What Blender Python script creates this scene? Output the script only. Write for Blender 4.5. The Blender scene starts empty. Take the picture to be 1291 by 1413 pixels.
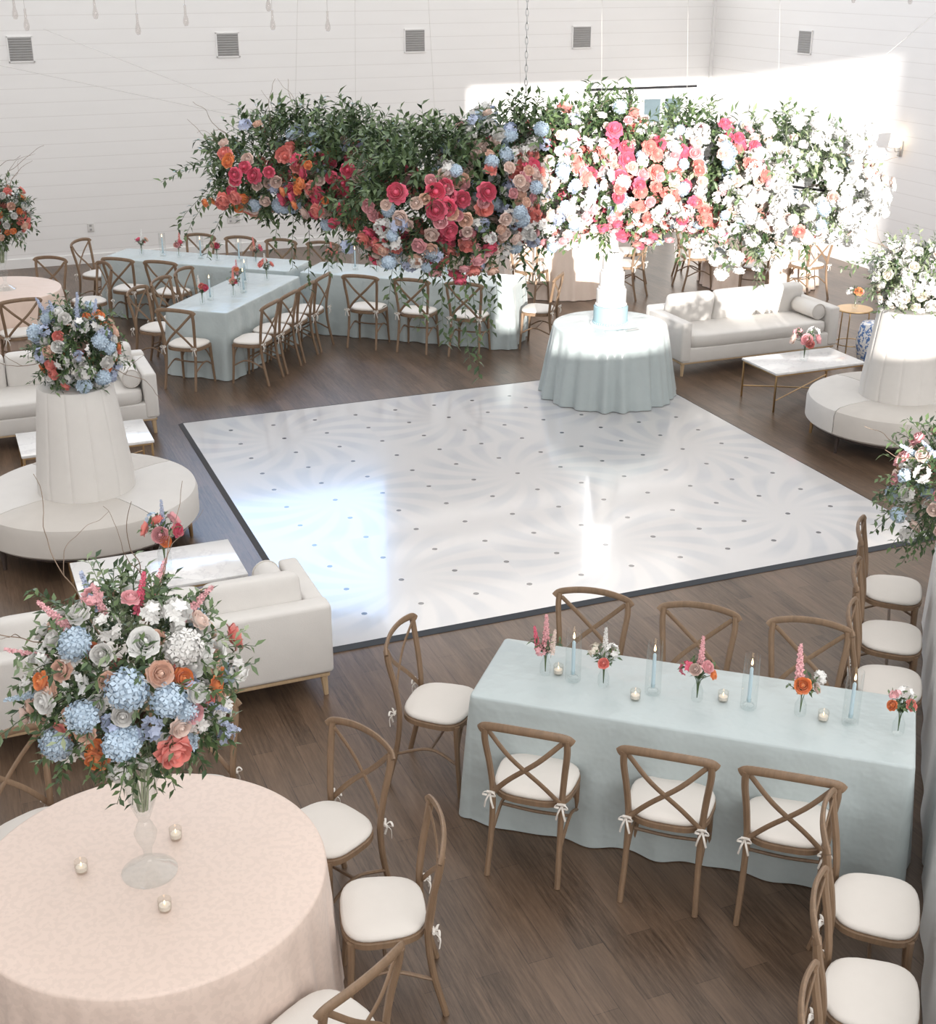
import bpy, bmesh, math, random
from mathutils import Vector, Matrix, noise
rnd = random.Random(11)
SC = bpy.context.scene
C = SC.collection
pi = math.pi
rad = math.radians
H, F, PITCH = 4.3, 1820.0, rad(22.6)
TH = rad(22.0)
CP, SP = math.cos(PITCH), math.sin(PITCH)
CAM = Vector((0, 0, H))
U = Vector((math.cos(TH), math.sin(TH), 0)); V = Vector((-math.sin(TH), math.cos(TH), 0)); Z = Vector((0, 0, 1))
AA = rad(-17.6)
A_ = Vector((math.cos(AA), math.sin(AA), 0)); N_ = Vector((-math.sin(AA), math.cos(AA), 0))

def ray(px, py):
    dx = (px - 645.5) / F; dy = -(py - 706.5) / F
    return Vector((dx, CP + dy * SP, -SP + dy * CP))
def G(px, py, z=0.0):
    d = ray(px, py); t = (z - H) / d.z
    return CAM + d * t
def at(px, py, Y):
    d = ray(px, py); return CAM + d * (Y / d.y)
def on_plane(px, py, n, dist):
    d = ray(px, py); return CAM + d * ((dist - CAM.dot(n)) / d.dot(n))
def uv(u, v, z=0.0): return U * u + V * v + Z * z
def an(a, n, z=0.0): return A_ * a + N_ * n + Z * z

# ------------------------------------------------------------------ materials
class NT:
    def __init__(s, name):
        s.m = bpy.data.materials.new(name); s.m.use_nodes = True
        s.t = s.m.node_tree; s.b = s.t.nodes['Principled BSDF']; s.out = s.t.nodes['Material Output']
    def n(s, typ, **k):
        x = s.t.nodes.new(typ)
        for a, b in k.items(): setattr(x, a, b)
        return x
    def l(s, a, b): s.t.links.new(a, b)
    def math(s, op, a, b=None, clamp=False):
        x = s.n('ShaderNodeMath', operation=op); x.use_clamp = clamp
        for i, v in enumerate((a, b)):
            if v is None: continue
            if hasattr(v, 'is_output'): s.l(v, x.inputs[i])
            else: x.inputs[i].default_value = v
        return x.outputs[0]
    def mix(s, fac, a, b):
        x = s.n('ShaderNodeMix', data_type='RGBA')
        for i, v in ((0, fac), (6, a), (7, b)):
            if hasattr(v, 'is_output'): s.l(v, x.inputs[i])
            elif i == 0: x.inputs[0].default_value = v
            else: x.inputs[i].default_value = (*v, 1)
        return x.outputs[2]
    def noise(s, scale, vec=None, detail=4, rough=.55):
        x = s.n('ShaderNodeTexNoise'); x.inputs['Scale'].default_value = scale
        x.inputs['Detail'].default_value = detail; x.inputs['Roughness'].default_value = rough
        if vec is not None: s.l(vec, x.inputs['Vector'])
        return x.outputs['Fac']
    def coord(s, which='Object'): return s.n('ShaderNodeTexCoord').outputs[which]
    def pos(s): return s.n('ShaderNodeNewGeometry').outputs['Position']
    def mapping(s, vec, rot=(0, 0, 0), scale=(1, 1, 1)):
        x = s.n('ShaderNodeMapping'); x.inputs['Rotation'].default_value = rot; x.inputs['Scale'].default_value = scale
        s.l(vec, x.inputs['Vector']); return x.outputs[0]
    def base(s, c):
        if hasattr(c, 'is_output'): s.l(c, s.b.inputs['Base Color'])
        else: s.b.inputs['Base Color'].default_value = (*c, 1)
    def set(s, **k):
        for a, v in k.items(): s.b.inputs[a.replace('_', ' ')].default_value = v
    def bump(s, h, strength=.3, dist=.01):
        x = s.n('ShaderNodeBump'); x.inputs['Strength'].default_value = strength; x.inputs['Distance'].default_value = dist
        s.l(h, x.inputs['Height']); s.l(x.outputs[0], s.b.inputs['Normal'])

def simple(name, c, rough=.5, metal=0.0, var=.12, scale=8, bump=0, bscale=150, **k):
    t = NT(name)
    co = t.coord('Object')
    f = t.noise(scale, co)
    d = tuple(max(0, x * (1 - var)) for x in c); e = tuple(min(1, x * (1 + var)) for x in c)
    t.base(t.mix(f, d, e)); t.set(Roughness=rough, Metallic=metal, **k)
    if bump: t.bump(t.noise(bscale, co, 2), bump, .004)
    return t.m
def wood(name, c, var=.35, sc=(18, 18, 2), rough=.5):
    t = NT(name)
    f = t.noise(3.0, t.mapping(t.coord('Object'), scale=sc), 6, .6)
    t.base(t.mix(f, tuple(x * (1 - var) for x in c), tuple(min(1, x * (1 + var)) for x in c)))
    t.set(Roughness=rough); t.bump(f, .15, .003); return t.m
def glass(name, tint=(.965, .98, .98), rough=.03, edge=.50, base=.03):
    t = NT(name)
    tr = t.n('ShaderNodeBsdfTransparent'); tr.inputs[0].default_value = (*tint, 1)
    gl = t.n('ShaderNodeBsdfGlossy'); gl.inputs['Roughness'].default_value = rough
    lw = t.n('ShaderNodeLayerWeight'); lw.inputs['Blend'].default_value = .15
    mx = t.n('ShaderNodeMixShader')
    t.l(t.math('ADD', t.math('MULTIPLY', lw.outputs['Facing'], edge), base, True), mx.inputs[0])
    t.l(tr.outputs[0], mx.inputs[1]); t.l(gl.outputs[0], mx.inputs[2]); t.l(mx.outputs[0], t.out.inputs[0])
    return t.m
def emit(name, c, s):
    t = NT(name); t.base(c); t.b.inputs['Emission Color'].default_value = (*c, 1); t.b.inputs['Emission Strength'].default_value = s
    return t.m

M = {}
M['chair'] = wood('chair_wood', (.220, .143, .088))
M['pad'] = simple('cushion_cotton', (.70, .66, .615), .85, bump=.15, bscale=260, var=.04)
M['tie'] = simple('ribbon_cotton', (.72, .68, .63), .8, var=.03)
M['cream'] = simple('cream_upholstery', (.67, .645, .615), .9, bump=.25, bscale=220, var=.05)
M['linen'] = simple('linen_upholstery', (.59, .555, .515), .9, bump=.25, bscale=220, var=.05)
M['palewood'] = wood('pale_leg_wood', (.50, .36, .22), .2)
M['darkwood'] = wood('dark_leg_wood', (.05, .035, .03), .3)
M['gold'] = simple('brushed_gold', (.62, .42, .22), .3, 1.0, .08)
t = NT('white_marble'); f = t.noise(2.5, t.coord('Object'), 8, .65)
rp = t.n('ShaderNodeValToRGB'); rp.color_ramp.elements[0].position = .46; rp.color_ramp.elements[0].color = (.78, .77, .76, 1)
rp.color_ramp.elements[1].position = .52; rp.color_ramp.elements[1].color = (.82, .81, .80, 1)
e_ = rp.color_ramp.elements.new(.49); e_.color = (.70, .69, .69, 1)
t.l(f, rp.inputs[0]); t.base(rp.outputs[0]); t.set(Roughness=.12); M['marble'] = t.m
M['black'] = simple('black_metal', (.02, .02, .022), .4, .5)
M['steel'] = simple('galvanised_steel', (.62, .62, .62), .35, 1.0)
M['ventgrey'] = simple('vent_grey', (.36, .355, .35), .5)
M['white'] = simple('white_paint', (.84, .83, .82), .45, var=.03)
M['icing'] = simple('white_icing', (.66, .645, .63), .5, var=.03, bump=.2, bscale=60)
M['blueicing'] = simple('pale_blue_icing', (.30, .44, .49), .5, var=.06, bump=.2, bscale=60)
M['glass'] = glass('clear_glass')
M['smoke'] = glass('clear_drop_glass', (.90, .88, .87), .05, .5, .06)
M['frost'] = glass('votive_glass', (.96, .95, .93), .1, .35, .05)
M['wax'] = simple('white_wax', (.80, .77, .72), .4, var=.02)
M['bluewax'] = simple('pale_blue_wax', (.51, .64, .71), .35, var=.03)
M['flame'] = emit('candle_flame', (1.0, .70, .40), 3.2)
M['shade'] = emit('warm_lamp_shade', (1.0, .84, .62), 2.0)
M['twig'] = wood('twig_bark', (.24, .17, .12))
M['cord'] = simple('pale_cord', (.60, .58, .56), .7)
M['paneblue'] = simple('door_pane', (.10, .14, .16), .3)
t = NT('blue_and_white_porcelain'); f = t.noise(26, t.coord('Object'), 3)
t.base(t.mix(t.math('GREATER_THAN', f, .52), (.8, .8, .8), (.10, .2, .45))); t.set(Roughness=.15); M['bluejar'] = t.m

def cloth_mat(name, c, rough, damask=0, bs=.35):
    t = NT(name); co = t.coord('Object')
    f = t.noise(3, co, 3)
    col = t.mix(f, tuple(x * .95 for x in c), tuple(min(1, x * 1.05) for x in c))
    if damask:
        g = t.noise(38, co, 2, .4); g = t.math('GREATER_THAN', g, .52)
        col = t.mix(t.math('MULTIPLY', g, .20), col, tuple(x * .74 for x in c))
    t.base(col); t.set(Roughness=rough, Sheen_Weight=.2, Sheen_Roughness=.4)
    t.bump(t.noise(5, co, 3), bs, .03)
    return t.m
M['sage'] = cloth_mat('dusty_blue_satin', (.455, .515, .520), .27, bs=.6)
M['litsage'] = cloth_mat('lit_dusty_blue_satin', (.80, .82, .82), .34)  # same satin as the other long tables, bright light painted into its colour
M['blush'] = cloth_mat('blush_damask', (.72, .585, .51), .55, 1)
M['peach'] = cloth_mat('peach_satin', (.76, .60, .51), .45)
M['peach2'] = cloth_mat('sunlit_peach_satin', (.84, .69, .59), .45)  # peach satin again, sunlight painted in as a lighter base colour

# walls : white horizontal boards
t = NT('white_shiplap'); p = t.pos()
sx = t.n('ShaderNodeSeparateXYZ'); t.l(p, sx.inputs[0])
zz = t.math('MODULO', sx.outputs[2], .20)
gr = t.math('LESS_THAN', zz, .009)
f = t.noise(1.2, t.mapping(p, scale=(1, 1, 5)), 4)
t.base(t.mix(gr, t.mix(f, (.835, .823, .812), (.875, .866, .858)), (.75, .735, .72))); t.set(Roughness=.5)
t.bump(t.math('SUBTRACT', 1.0, gr), .18, .005); M['wall'] = t.m
# wood floor
t = NT('brown_plank_floor'); p = t.mapping(t.pos(), rot=(0, 0, -(TH + pi / 2)))
br = t.n('ShaderNodeTexBrick'); t.l(p, br.inputs['Vector'])
br.inputs['Scale'].default_value = 1; br.inputs['Brick Width'].default_value = 1.1; br.inputs['Row Height'].default_value = .13
br.inputs['Mortar Size'].default_value = .0018; br.offset = .37
br.inputs['Color1'].default_value = (.050, .031, .019, 1); br.inputs['Color2'].default_value = (.122, .079, .052, 1); br.inputs['Mortar'].default_value = (.018, .012, .009, 1)
g = t.noise(4.2, t.mapping(p, scale=(1.0, 14, 1)), 9, .75)
rg = t.n('ShaderNodeValToRGB'); rg.color_ramp.elements[0].position = .38; rg.color_ramp.elements[0].color = (0, 0, 0, 1); rg.color_ramp.elements[1].position = .66
t.l(g, rg.inputs[0])
g2 = t.noise(1.1, t.mapping(p, scale=(.8, 6, 1)), 4)
col = t.mix(t.math('MULTIPLY', rg.outputs[0], .75), br.outputs['Color'], (.195, .130, .088))
rpx = t.n('ShaderNodeMix', data_type='RGBA', blend_type='MULTIPLY'); rpx.inputs[0].default_value = .8
t.l(col, rpx.inputs[6]); t.l(t.mix(g2, (.25, .23, .22), (1.5, 1.48, 1.46)), rpx.inputs[7])
t.base(rpx.outputs[2]); t.set(Roughness=.33); t.bump(g, .12, .004); M['floor'] = t.m
# dance floor
t = NT('white_gloss_dance_floor'); s3 = t.n('ShaderNodeSeparateXYZ'); t.l(t.coord('Object'), s3.inputs[0])
X, Y = s3.outputs[0], s3.outputs[1]
def cell(c, s): return t.math('SUBTRACT', t.math('MODULO', t.math('ADD', c, 100 * s + s / 2), s), s / 2)
def ln(a, b): return t.math('SQRT', t.math('ADD', t.math('MULTIPLY', a, a), t.math('MULTIPLY', b, b)))
dq = ln(cell(X, .43), cell(Y, .43)); dot = t.math('LESS_THAN', dq, .0215)
px_ = cell(X, 1.72); py_ = cell(Y, 1.72)
r_ = ln(px_, py_); an_ = t.math('ARCTAN2', py_, px_)
st = t.math('SINE', t.math('ADD', t.math('MULTIPLY', an_, 16), t.math('MULTIPLY', r_, 8.0)))
st = t.math('MULTIPLY', t.math('ADD', st, .5), 1.0, True)
ring = t.math('MULTIPLY', t.math('MULTIPLY', t.math('SUBTRACT', r_, .18), 1.8, True), t.math('MULTIPLY', t.math('SUBTRACT', 1.0, r_), 3.5, True))
pat = t.math('MULTIPLY', t.math('MULTIPLY', st, ring), .50)
col = t.mix(pat, (.565, .555, .555), (.37, .395, .45)); col = t.mix(dot, col, (.05, .05, .06))
t.base(col); t.set(Roughness=.17, Coat_Weight=.4, Coat_Roughness=.06)
t.bump(t.noise(40, t.coord('Object'), 2), .06, .003); M['dance'] = t.m
M['trim'] = simple('dark_edge_trim', (.022, .027, .036), .35)

def leaf_mat(name, a, b):
    t = NT(name); r = t.n('ShaderNodeNewGeometry').outputs['Random Per Island']
    t.base(t.mix(r, a, b)); t.set(Roughness=.45)
    return t.m
M['leaf'] = leaf_mat('foliage_green', (.030, .062, .026), (.150, .220, .092))
M['palelf'] = leaf_mat('foliage_pale_green', (.13, .19, .10), (.34, .39, .24))
COL = dict(white=(.80, .78, .75), cream=(.80, .72, .62), blush=(.82, .62, .55), peach=(.84, .53, .41), coral=(.84, .25, .21), hot=(.76, .09, .18),
           pink=(.84, .40, .43), orange=(.87, .26, .07), blue=(.47, .59, .71), lav=(.43, .49, .66))
for k, c in COL.items():
    t = NT(k + '_petals'); oi = t.n('ShaderNodeObjectInfo').outputs['Random']
    ri = t.n('ShaderNodeNewGeometry').outputs['Random Per Island']
    a = t.mix(oi, tuple(x * .84 for x in c), tuple(min(.88, x * 1.15) for x in c))
    t.base(t.mix(t.math('MULTIPLY', ri, .35), a, tuple(min(.88, x * .7 + .2) for x in c))); t.set(Roughness=.6, Sheen_Weight=.2)
    M['p_' + k] = t.m

# ------------------------------------------------------------------ mesh helpers
def catmull(pts, k=5):
    P = [Vector(p) for p in pts]; out = []
    for i in range(len(P) - 1):
        a = P[i - 1] if i else P[0] * 2 - P[1]; b, c = P[i], P[i + 1]; d = P[i + 2] if i + 2 < len(P) else c * 2 - b
        for j in range(k):
            s = j / k
            out.append(.5 * ((2 * b) + (c - a) * s + (2 * a - 5 * b + 4 * c - d) * s * s + (3 * b - a - 3 * c + d) * s ** 3))
    out.append(P[-1]); return out
class MB:
    def __init__(s): s.v = []; s.f = []; s.mi = []
    def add(s, vs, fs, mi=0):
        o = len(s.v); s.v.extend([tuple(x) for x in vs]); s.f.extend([tuple(i + o for i in q) for q in fs]); s.mi.extend([mi] * len(fs)); return s
    def box(s, lo, hi):
        x0, y0, z0 = lo; x1, y1, z1 = hi
        return s.add([(x0, y0, z0), (x1, y0, z0), (x1, y1, z0), (x0, y1, z0), (x0, y0, z1), (x1, y0, z1), (x1, y1, z1), (x0, y1, z1)],
                     [(0, 3, 2, 1), (4, 5, 6, 7), (0, 1, 5, 4), (1, 2, 6, 5), (2, 3, 7, 6), (3, 0, 4, 7)])
    def rbox(s, c, size, b=.03, seg=3, rot=None):
        bm = bmesh.new(); bmesh.ops.create_cube(bm, size=1)
        bmesh.ops.scale(bm, vec=size, verts=bm.verts)
        bmesh.ops.bevel(bm, geom=list(bm.edges), offset=min(b, min(size) * .48), segments=seg, profile=.5, affect='EDGES')
        if rot: bmesh.ops.transform(bm, matrix=rot.to_4x4(), verts=bm.verts)
        bm.verts.ensure_lookup_table(); bm.verts.index_update()
        s.add([v.co + Vector(c) for v in bm.verts], [[v.index for v in f.verts] for f in bm.faces]); bm.free(); return s
    def sell(s, c, abc, e1=.35, e2=.35, nu=28, nv=14, rot=None):
        def sg(x, e): return math.copysign(abs(x) ** e, x)
        vs = []
        for i in range(nv + 1):
            ph = -pi / 2 + pi * i / nv
            for j in range(nu):
                w = 2 * pi * j / nu
                p = Vector((abc[0] * sg(math.cos(ph), e1) * sg(math.cos(w), e2), abc[1] * sg(math.cos(ph), e1) * sg(math.sin(w), e2), abc[2] * sg(math.sin(ph), e1)))
                if rot: p = rot @ p
                vs.append(p + Vector(c))
        fs = [(i * nu + j, i * nu + (j + 1) % nu, (i + 1) * nu + (j + 1) % nu, (i + 1) * nu + j) for i in range(nv) for j in range(nu)]
        return s.add(vs, fs)
    def tube(s, pts, r, n=8, sx=1, sy=1, up=None, mi=0):
        P = [Vector(p) for p in pts]; m = len(P); vs = []
        rs = r if isinstance(r, (list, tuple)) else [r] * m
        if len(rs) != m: rs = [rs[0] + (rs[-1] - rs[0]) * i / (m - 1) for i in range(m)]
        t0 = (P[1] - P[0]).normalized(); u = up or (Z if abs(t0.z) < .9 else Vector((0, 1, 0)))
        nr = (u - t0 * u.dot(t0)).normalized()
        for i in range(m):
            t = (P[min(i + 1, m - 1)] - P[max(i - 1, 0)]).normalized()
            nr = (nr - t * nr.dot(t)).normalized(); sd = t.cross(nr)
            for k in range(n):
                w = 2 * pi * k / n
                vs.append(P[i] + sd * math.cos(w) * rs[i] * sx + nr * math.sin(w) * rs[i] * sy)
        fs = [(i * n + k, i * n + (k + 1) % n, (i + 1) * n + (k + 1) % n, (i + 1) * n + k) for i in range(m - 1) for k in range(n)]
        fs += [tuple(range(n))[::-1], tuple((m - 1) * n + k for k in range(n))]
        return s.add(vs, fs, mi)
    def lathe(s, prof, n=32, c=(0, 0, 0), a0=0, a1=2 * pi):
        full = abs(a1 - a0 - 2 * pi) < 1e-6; m = n if full else n + 1; vs = []
        for (r, z) in prof:
            for k in range(m):
                w = a0 + (a1 - a0) * k / n; vs.append((c[0] + r * math.cos(w), c[1] + r * math.sin(w), c[2] + z))
        fs = []
        for i in range(len(prof) - 1):
            for k in range(n):
                k2 = (k + 1) % m; fs.append((i * m + k, i * m + k2, (i + 1) * m + k2, (i + 1) * m + k))
        return s.add(vs, fs)
    def mesh(s, name, mats, sharp=40):
        me = bpy.data.meshes.new(name); me.from_pydata(s.v, [], s.f)
        for m in (mats if isinstance(mats, list) else [mats]): me.materials.append(m)
        me.polygons.foreach_set('use_smooth', [True] * len(s.f)); me.polygons.foreach_set('material_index', s.mi)
        if sharp: me.set_sharp_from_angle(angle=rad(sharp))
        me.update(); return me
    def build(s, name, mats, parent=None, sharp=40):
        return link(name, s.mesh(name, mats, sharp), parent)
def link(name, data, parent=None, loc=None):
    o = bpy.data.objects.new(name, data); C.objects.link(o)
    if parent: o.parent = parent
    if loc is not None: o.location = loc
    return o
def tag(o, label=None, cat=None, group=None, kind=None):
    for k, v in (('label', label), ('category', cat), ('group', group), ('kind', kind)):
        if v: o[k] = v
    return o
def thing(name, loc, rz, label, cat, group=None):
    o = link(name, None, None, loc); o.rotation_euler = (0, 0, rz); return tag(o, label, cat, group)
def copy_tree(o, parent=None):
    c = o.copy(); C.objects.link(c); c.parent = parent
    for ch in list(o.children): copy_tree(ch, c)
    return c
PROTO = {}
def place(key, maker, name, loc, rz, label, cat, group=None):
    if key not in PROTO:
        o = thing(name, loc, rz, label, cat, group); maker(o); PROTO[key] = o
    else:
        o = copy_tree(PROTO[key]); o.location = loc; o.rotation_euler = (0, 0, rz)
        for k in ('label', 'category', 'group'):
            if k in o: del o[k]
        tag(o, label, cat, group)
    return o
def struct(name, mb, m, rz=TH, sharp=40):
    o = mb.build(name, m, None, sharp); o.rotation_euler = (0, 0, rz); return tag(o, kind='structure')

# ------------------------------------------------------------------ room
UL, UR, VF, VB, WH = -4.2, 13.15, -6.0, 21.1, 9.0
struct('floor', MB().box((UL - .3, VF - .3, -.1), (UR + .3, VB + .3, 0)), M['floor'])
def wall_cells(a0, a1, holes, mk):
    xs = sorted({a0, a1, *[h[0] for h in holes], *[h[1] for h in holes]}); zs = sorted({0, WH, *[h[2] for h in holes], *[h[3] for h in holes]})
    for i in range(len(xs) - 1):
        for j in range(len(zs) - 1):
            cx, cz = (xs[i] + xs[i + 1]) / 2, (zs[j] + zs[j + 1]) / 2
            if any(h[0] < cx < h[1] and h[2] < cz < h[3] for h in holes): continue
            mk(xs[i], xs[i + 1], zs[j], zs[j + 1])
bw = MB(); W1 = (2.4, 7.0, 4.3, 7.2); W2 = (10.9, 11.6, 4.3, 6.9); D1 = (11.8, 12.7, 0, 2.18)
wall_cells(UL, UR + .2, [W1, W2, D1], lambda a, b, c, d: bw.box((a, VB, c), (b, VB + .2, d)))
struct('wall_back', bw, M['wall'])
struct('wall_right', MB().box((UR, VF, 0), (UR + .2, VB, WH)), M['wall'])
struct('wall_left', MB().box((UL - .2, VF, 0), (UL, VB, WH)), M['wall'])
fw = MB(); wall_cells(UL, UR + .2, [(-1.0, 5.4, 3.15, 6.3)], lambda a, b, c, d: fw.box((a, VF - .2, c), (b, VF, d)))
struct('wall_front', fw, M['wall'])
struct('baseboard_back', MB().box((UL, VB - .02, 0), (11.75, VB, .14)), M['white'])
struct('baseboard_right', MB().box((UR - .02, VF, 0), (UR, VB - .02, .14)), M['white'])
struct('trim_1', MB().box((UR - .05, VB - .05, .14), (UR, VB, WH)), M['white'])
for i, vv in enumerate((6.0, 10.6, 13.4)):
    struct('trim_%d' % (i + 2), MB().rbox((UL / 2 + UR / 2, vv, 7.7), (UR - UL, .2, .35), .02, 1), M['white'])
for i, w in enumerate((W1, W2)):
    m = MB()
    m.box((w[0], VB + .02, w[2]), (w[0] + .06, VB + .12, w[3])).box((w[1] - .06, VB + .02, w[2]), (w[1], VB + .12, w[3]))
    m.box((w[0], VB + .02, w[2]), (w[1], VB + .12, w[2] + .06)).box((w[0], VB + .02, w[3] - .06), (w[1], VB + .12, w[3]))
    struct('window_%d' % (i + 1), m, M['white'])
d = MB(); d.box((11.8, VB + .10, 0), (12.7, VB + .14, 2.18)); struct('door_1', d, M['paneblue'])
d = MB()
for a, b in ((11.8, 11.87), (12.22, 12.28), (12.63, 12.7)): d.box((a, VB + .05, 0), (b, VB + .10, 2.18))
for a, b in ((2.1, 2.18), (1.2, 1.26), (.4, .46)): d.box((11.8, VB + .05, a), (12.7, VB + .10, b))
struct('trim_5', d, M['white'])

tr = thing('barn_door_track', uv(11.75, VB, 2.30), TH, 'black steel sliding door track on the white back wall', 'door track')
MB().box((-1.1, -.06, -.02), (1.1, -.04, .02)).build('rail', M['black'], tr)
for x in (-.9, -.3, .3, .9): MB().box((x - .02, -.045, -.015), (x + .02, 0, .015)).build('bracket', M['black'], tr)
bd = thing('barn_door', uv(11.2, VB, .03), TH, 'white sliding barn door panel hung from the black track', 'door')
pn = MB().rbox((0, -.065, 1.05), (.95, .04, 2.1), .008, 1).build('panel', M['white'], bd)
for x in (-.3, .3): MB().box((x - .015, -.10, 1.95), (x + .015, -.0875, 2.3)).build('hanger', M['black'], pn)

def mk_vent(o):
    MB().box((-.165, -.016, -.165), (.165, -.004, .165)).build('backing', M['ventgrey'], o)
    f = MB()
    f.box((-.18, -.018, -.18), (-.163, 0, .18)).box((.163, -.018, -.18), (.18, 0, .18)).box((-.18, -.018, -.18), (.18, 0, -.163)).box((-.18, -.018, .163), (.18, 0, .18))
    f.build('frame', M['white'], o)
    s = MB()
    for k in range(9): s.rbox((0, -.020, -.14 + k * .035), (.31, .005, .016), .002, 1, Matrix.Rotation(.6, 3, 'X'))
    s.build('louvre', M['ventgrey'], o)
for i, (px, py) in enumerate(((28, 66), (314, 62), (572, 58), (802, 55))):
    p = on_plane(px, py, V, VB); p.z = 3.15
    place('vent', mk_vent, 'wall_vent', p, TH, ['square grey louvred vent on back wall, leftmost in its row', 'square grey louvred vent on back wall, second from the left', 'square grey louvred vent on back wall, left of the hanging chain', 'square grey louvred vent on back wall, nearest the room corner'][i], 'vent', 'wall vents high on the white walls')
p = on_plane(1110, 66, U, UR); p.z = 3.15
place('vent', mk_vent, 'wall_vent', p, TH - pi / 2, 'square grey louvred vent on the right-hand wall, above the sunlit patch', 'vent', 'wall vents high on the white walls')
sc_ = thing('wall_sconce', on_plane(1243, 200, U, UR), TH - pi / 2, 'lit wall sconce with a pale shade on the right-hand wall', 'wall lamp')
MB().rbox((0, -.012, -.05), (.10, .024, .22), .01, 2).build('backplate', M['steel'], sc_)
MB().tube(catmull([(0, -.02, -.08), (0, -.09, -.09), (0, -.12, -.02)]), .008).build('arm', M['steel'], sc_)
MB().lathe([(.055, -.02), (.085, -.02), (.06, .17), (.05, .17)], 24, (0, -.12, 0)).build('lamp_shade', M['shade'], sc_)
for k, (px, py, lb) in enumerate(((322, 302, 'white double outlet plate on back wall behind the far tables'), (125, 314, 'white outlet plate on back wall near the left peach table'))):
    o = thing('outlet_plate', on_plane(px, py, V, VB), TH, lb, 'outlet')
    MB().rbox((0, -.006, 0), (.20 if k == 0 else .1, .012, .13), .004, 1).build('plate', M['icing'], o)
    for x in ((-.05, .05) if k == 0 else (0,)):
        for z in (-.03, .03): MB().rbox((x, -.013, z), (.035, .004, .03), .002, 1).build('socket', M['ventgrey'], o)

# ------------------------------------------------------------------ dance floor
DC = Vector((.45, 11.19, 0)); DS = 2.55
df = thing('dance_floor', DC, TH, 'large square white glossy dance floor with grey petal print and dark dots', 'dance floor')
MB().box((-DS, -DS, .004), (DS, DS, .024)).build('panel_surface', M['dance'], df)
for k in range(4):
    q = MB(); Rm = Matrix.Rotation(k * pi / 2, 3, 'Z'); e = .040
    vs = [(-DS - e, -DS - e, .003), (DS + e, -DS - e, .003), (DS, -DS, .027), (-DS, -DS, .027), (DS, -DS, .003), (-DS, -DS, .003)]
    q.add([Rm @ Vector(x) for x in vs], [(0, 1, 2, 3), (0, 5, 4, 1), (3, 2, 4, 5), (0, 3, 5), (1, 4, 2)]); q.build('edge_trim', M['trim'], df)

# ------------------------------------------------------------------ chairs
def outline(w, d, taper, n=32, e=.55):
    out = []
    for k in range(n):
        a = 2 * pi * k / n; c, s = math.cos(a), math.sin(a)
        y = d * math.copysign(abs(s) ** e, s); x = w * math.copysign(abs(c) ** e, c) * (1 + taper * y / d)
        out.append((x, y))
    return out
def puff(mb, ol, layers, c=(0, 0)):
    n = len(ol); vs = []
    for (s, z) in layers: vs += [(c[0] + x * s, c[1] + y * s, z) for x, y in ol]
    fs = [(i * n + k, i * n + (k + 1) % n, (i + 1) * n + (k + 1) % n, (i + 1) * n + k) for i in range(len(layers) - 1) for k in range(n)]
    fs += [tuple(range(n))[::-1], tuple((len(layers) - 1) * n + k for k in range(n))]
    return mb.add(vs, fs)
def mk_chair(o):
    w = M['chair']
    ol = outline(.205, .185, .07, 32, .64)
    puff(MB(), ol, [(.96, .415), (1.03, .42), (1.03, .447), (.99, .452)]).build('seat_frame', w, o)
    cu = puff(MB(), ol, [(.90, .451), (.995, .456), (1.01, .465), (.995, .474), (.93, .482), (.6, .488), (.2, .490)]).build('seat_cushion', M['pad'], o, 60)
    for s in (-1, 1):
        MB().tube(catmull([(s * .175, .15, .44), (s * .182, .155, .3), (s * .195, .175, 0)]), [.019, .013]).build('leg', w, o)
        MB().tube(catmull([(s * .185, -.255, 0), (s * .178, -.20, .24), (s * .178, -.18, .45), (s * .19, -.195, .62), (s * .207, -.225, .78), (s * .205, -.238, .865)]), [.015, .017, .018], 8).build('leg', w, o)
        MB().tube(catmull([(s * .178, -.192, .46), (s * .08, -.228, .58), (-s * .07, -.25, .72), (-s * .19, -.232, .845)]), .011, 8, 1.25, .5, Vector((0, -1, 0))).build('cross_slat', w, o)
        m = MB(); c0 = Vector((s * .185, -.205, .465))
        for a in (-1, 1):
            m.tube(catmull([c0, c0 + Vector((a * .018, -.02, .018)), c0 + Vector((a * .034, -.02, .0)), c0 + Vector((a * .012, -.015, -.006))], 4), .004, 5, 1.4, .5)
            m.tube(catmull([c0, c0 + Vector((a * .014, -.025, -.03)), c0 + Vector((a * .024, -.02, -.075))], 4), .004, 5, 1.4, .5)
        m.tube([(s * .16, -.203, .467), (s * .203, -.203, .467)], .008, 6)
        m.build('tie', M['tie'], cu)
    MB().tube(catmull([(-.232, -.228, .845), (-.20, -.242, .872), (-.10, -.262, .888), (0, -.268, .892), (.10, -.262, .888), (.20, -.242, .872), (.232, -.228, .845)], 4), .018, 10, .62, 1.25, Z).build('top_rail', w, o)
    m = MB()
    for s in (-1, 1): m.tube(catmull([(s * .187, .162, .20), (s * .183, 0, .27), (s * .18, -.205, .20)], 5), .009, 6)
    m.tube(catmull([(-.183, 0, .265), (0, .0, .255), (.183, 0, .265)], 4), .009, 6)
    m.tube(catmull([(-.183, .158, .25), (-.12, .155, .36), (0, .15, .41), (.12, .155, .36), (.183, .158, .25)], 4), .008, 6)
    m.build('stretcher', w, o)
def chair(p, dirv, label, group):
    assert len(label.split()) <= 16, label
    p = Vector((p[0], p[1], 0)); rz = math.atan2(dirv[1], dirv[0]) - pi / 2
    return place('chair', mk_chair, 'crossback_chair', p, rz, label, 'chair', group)

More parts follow.
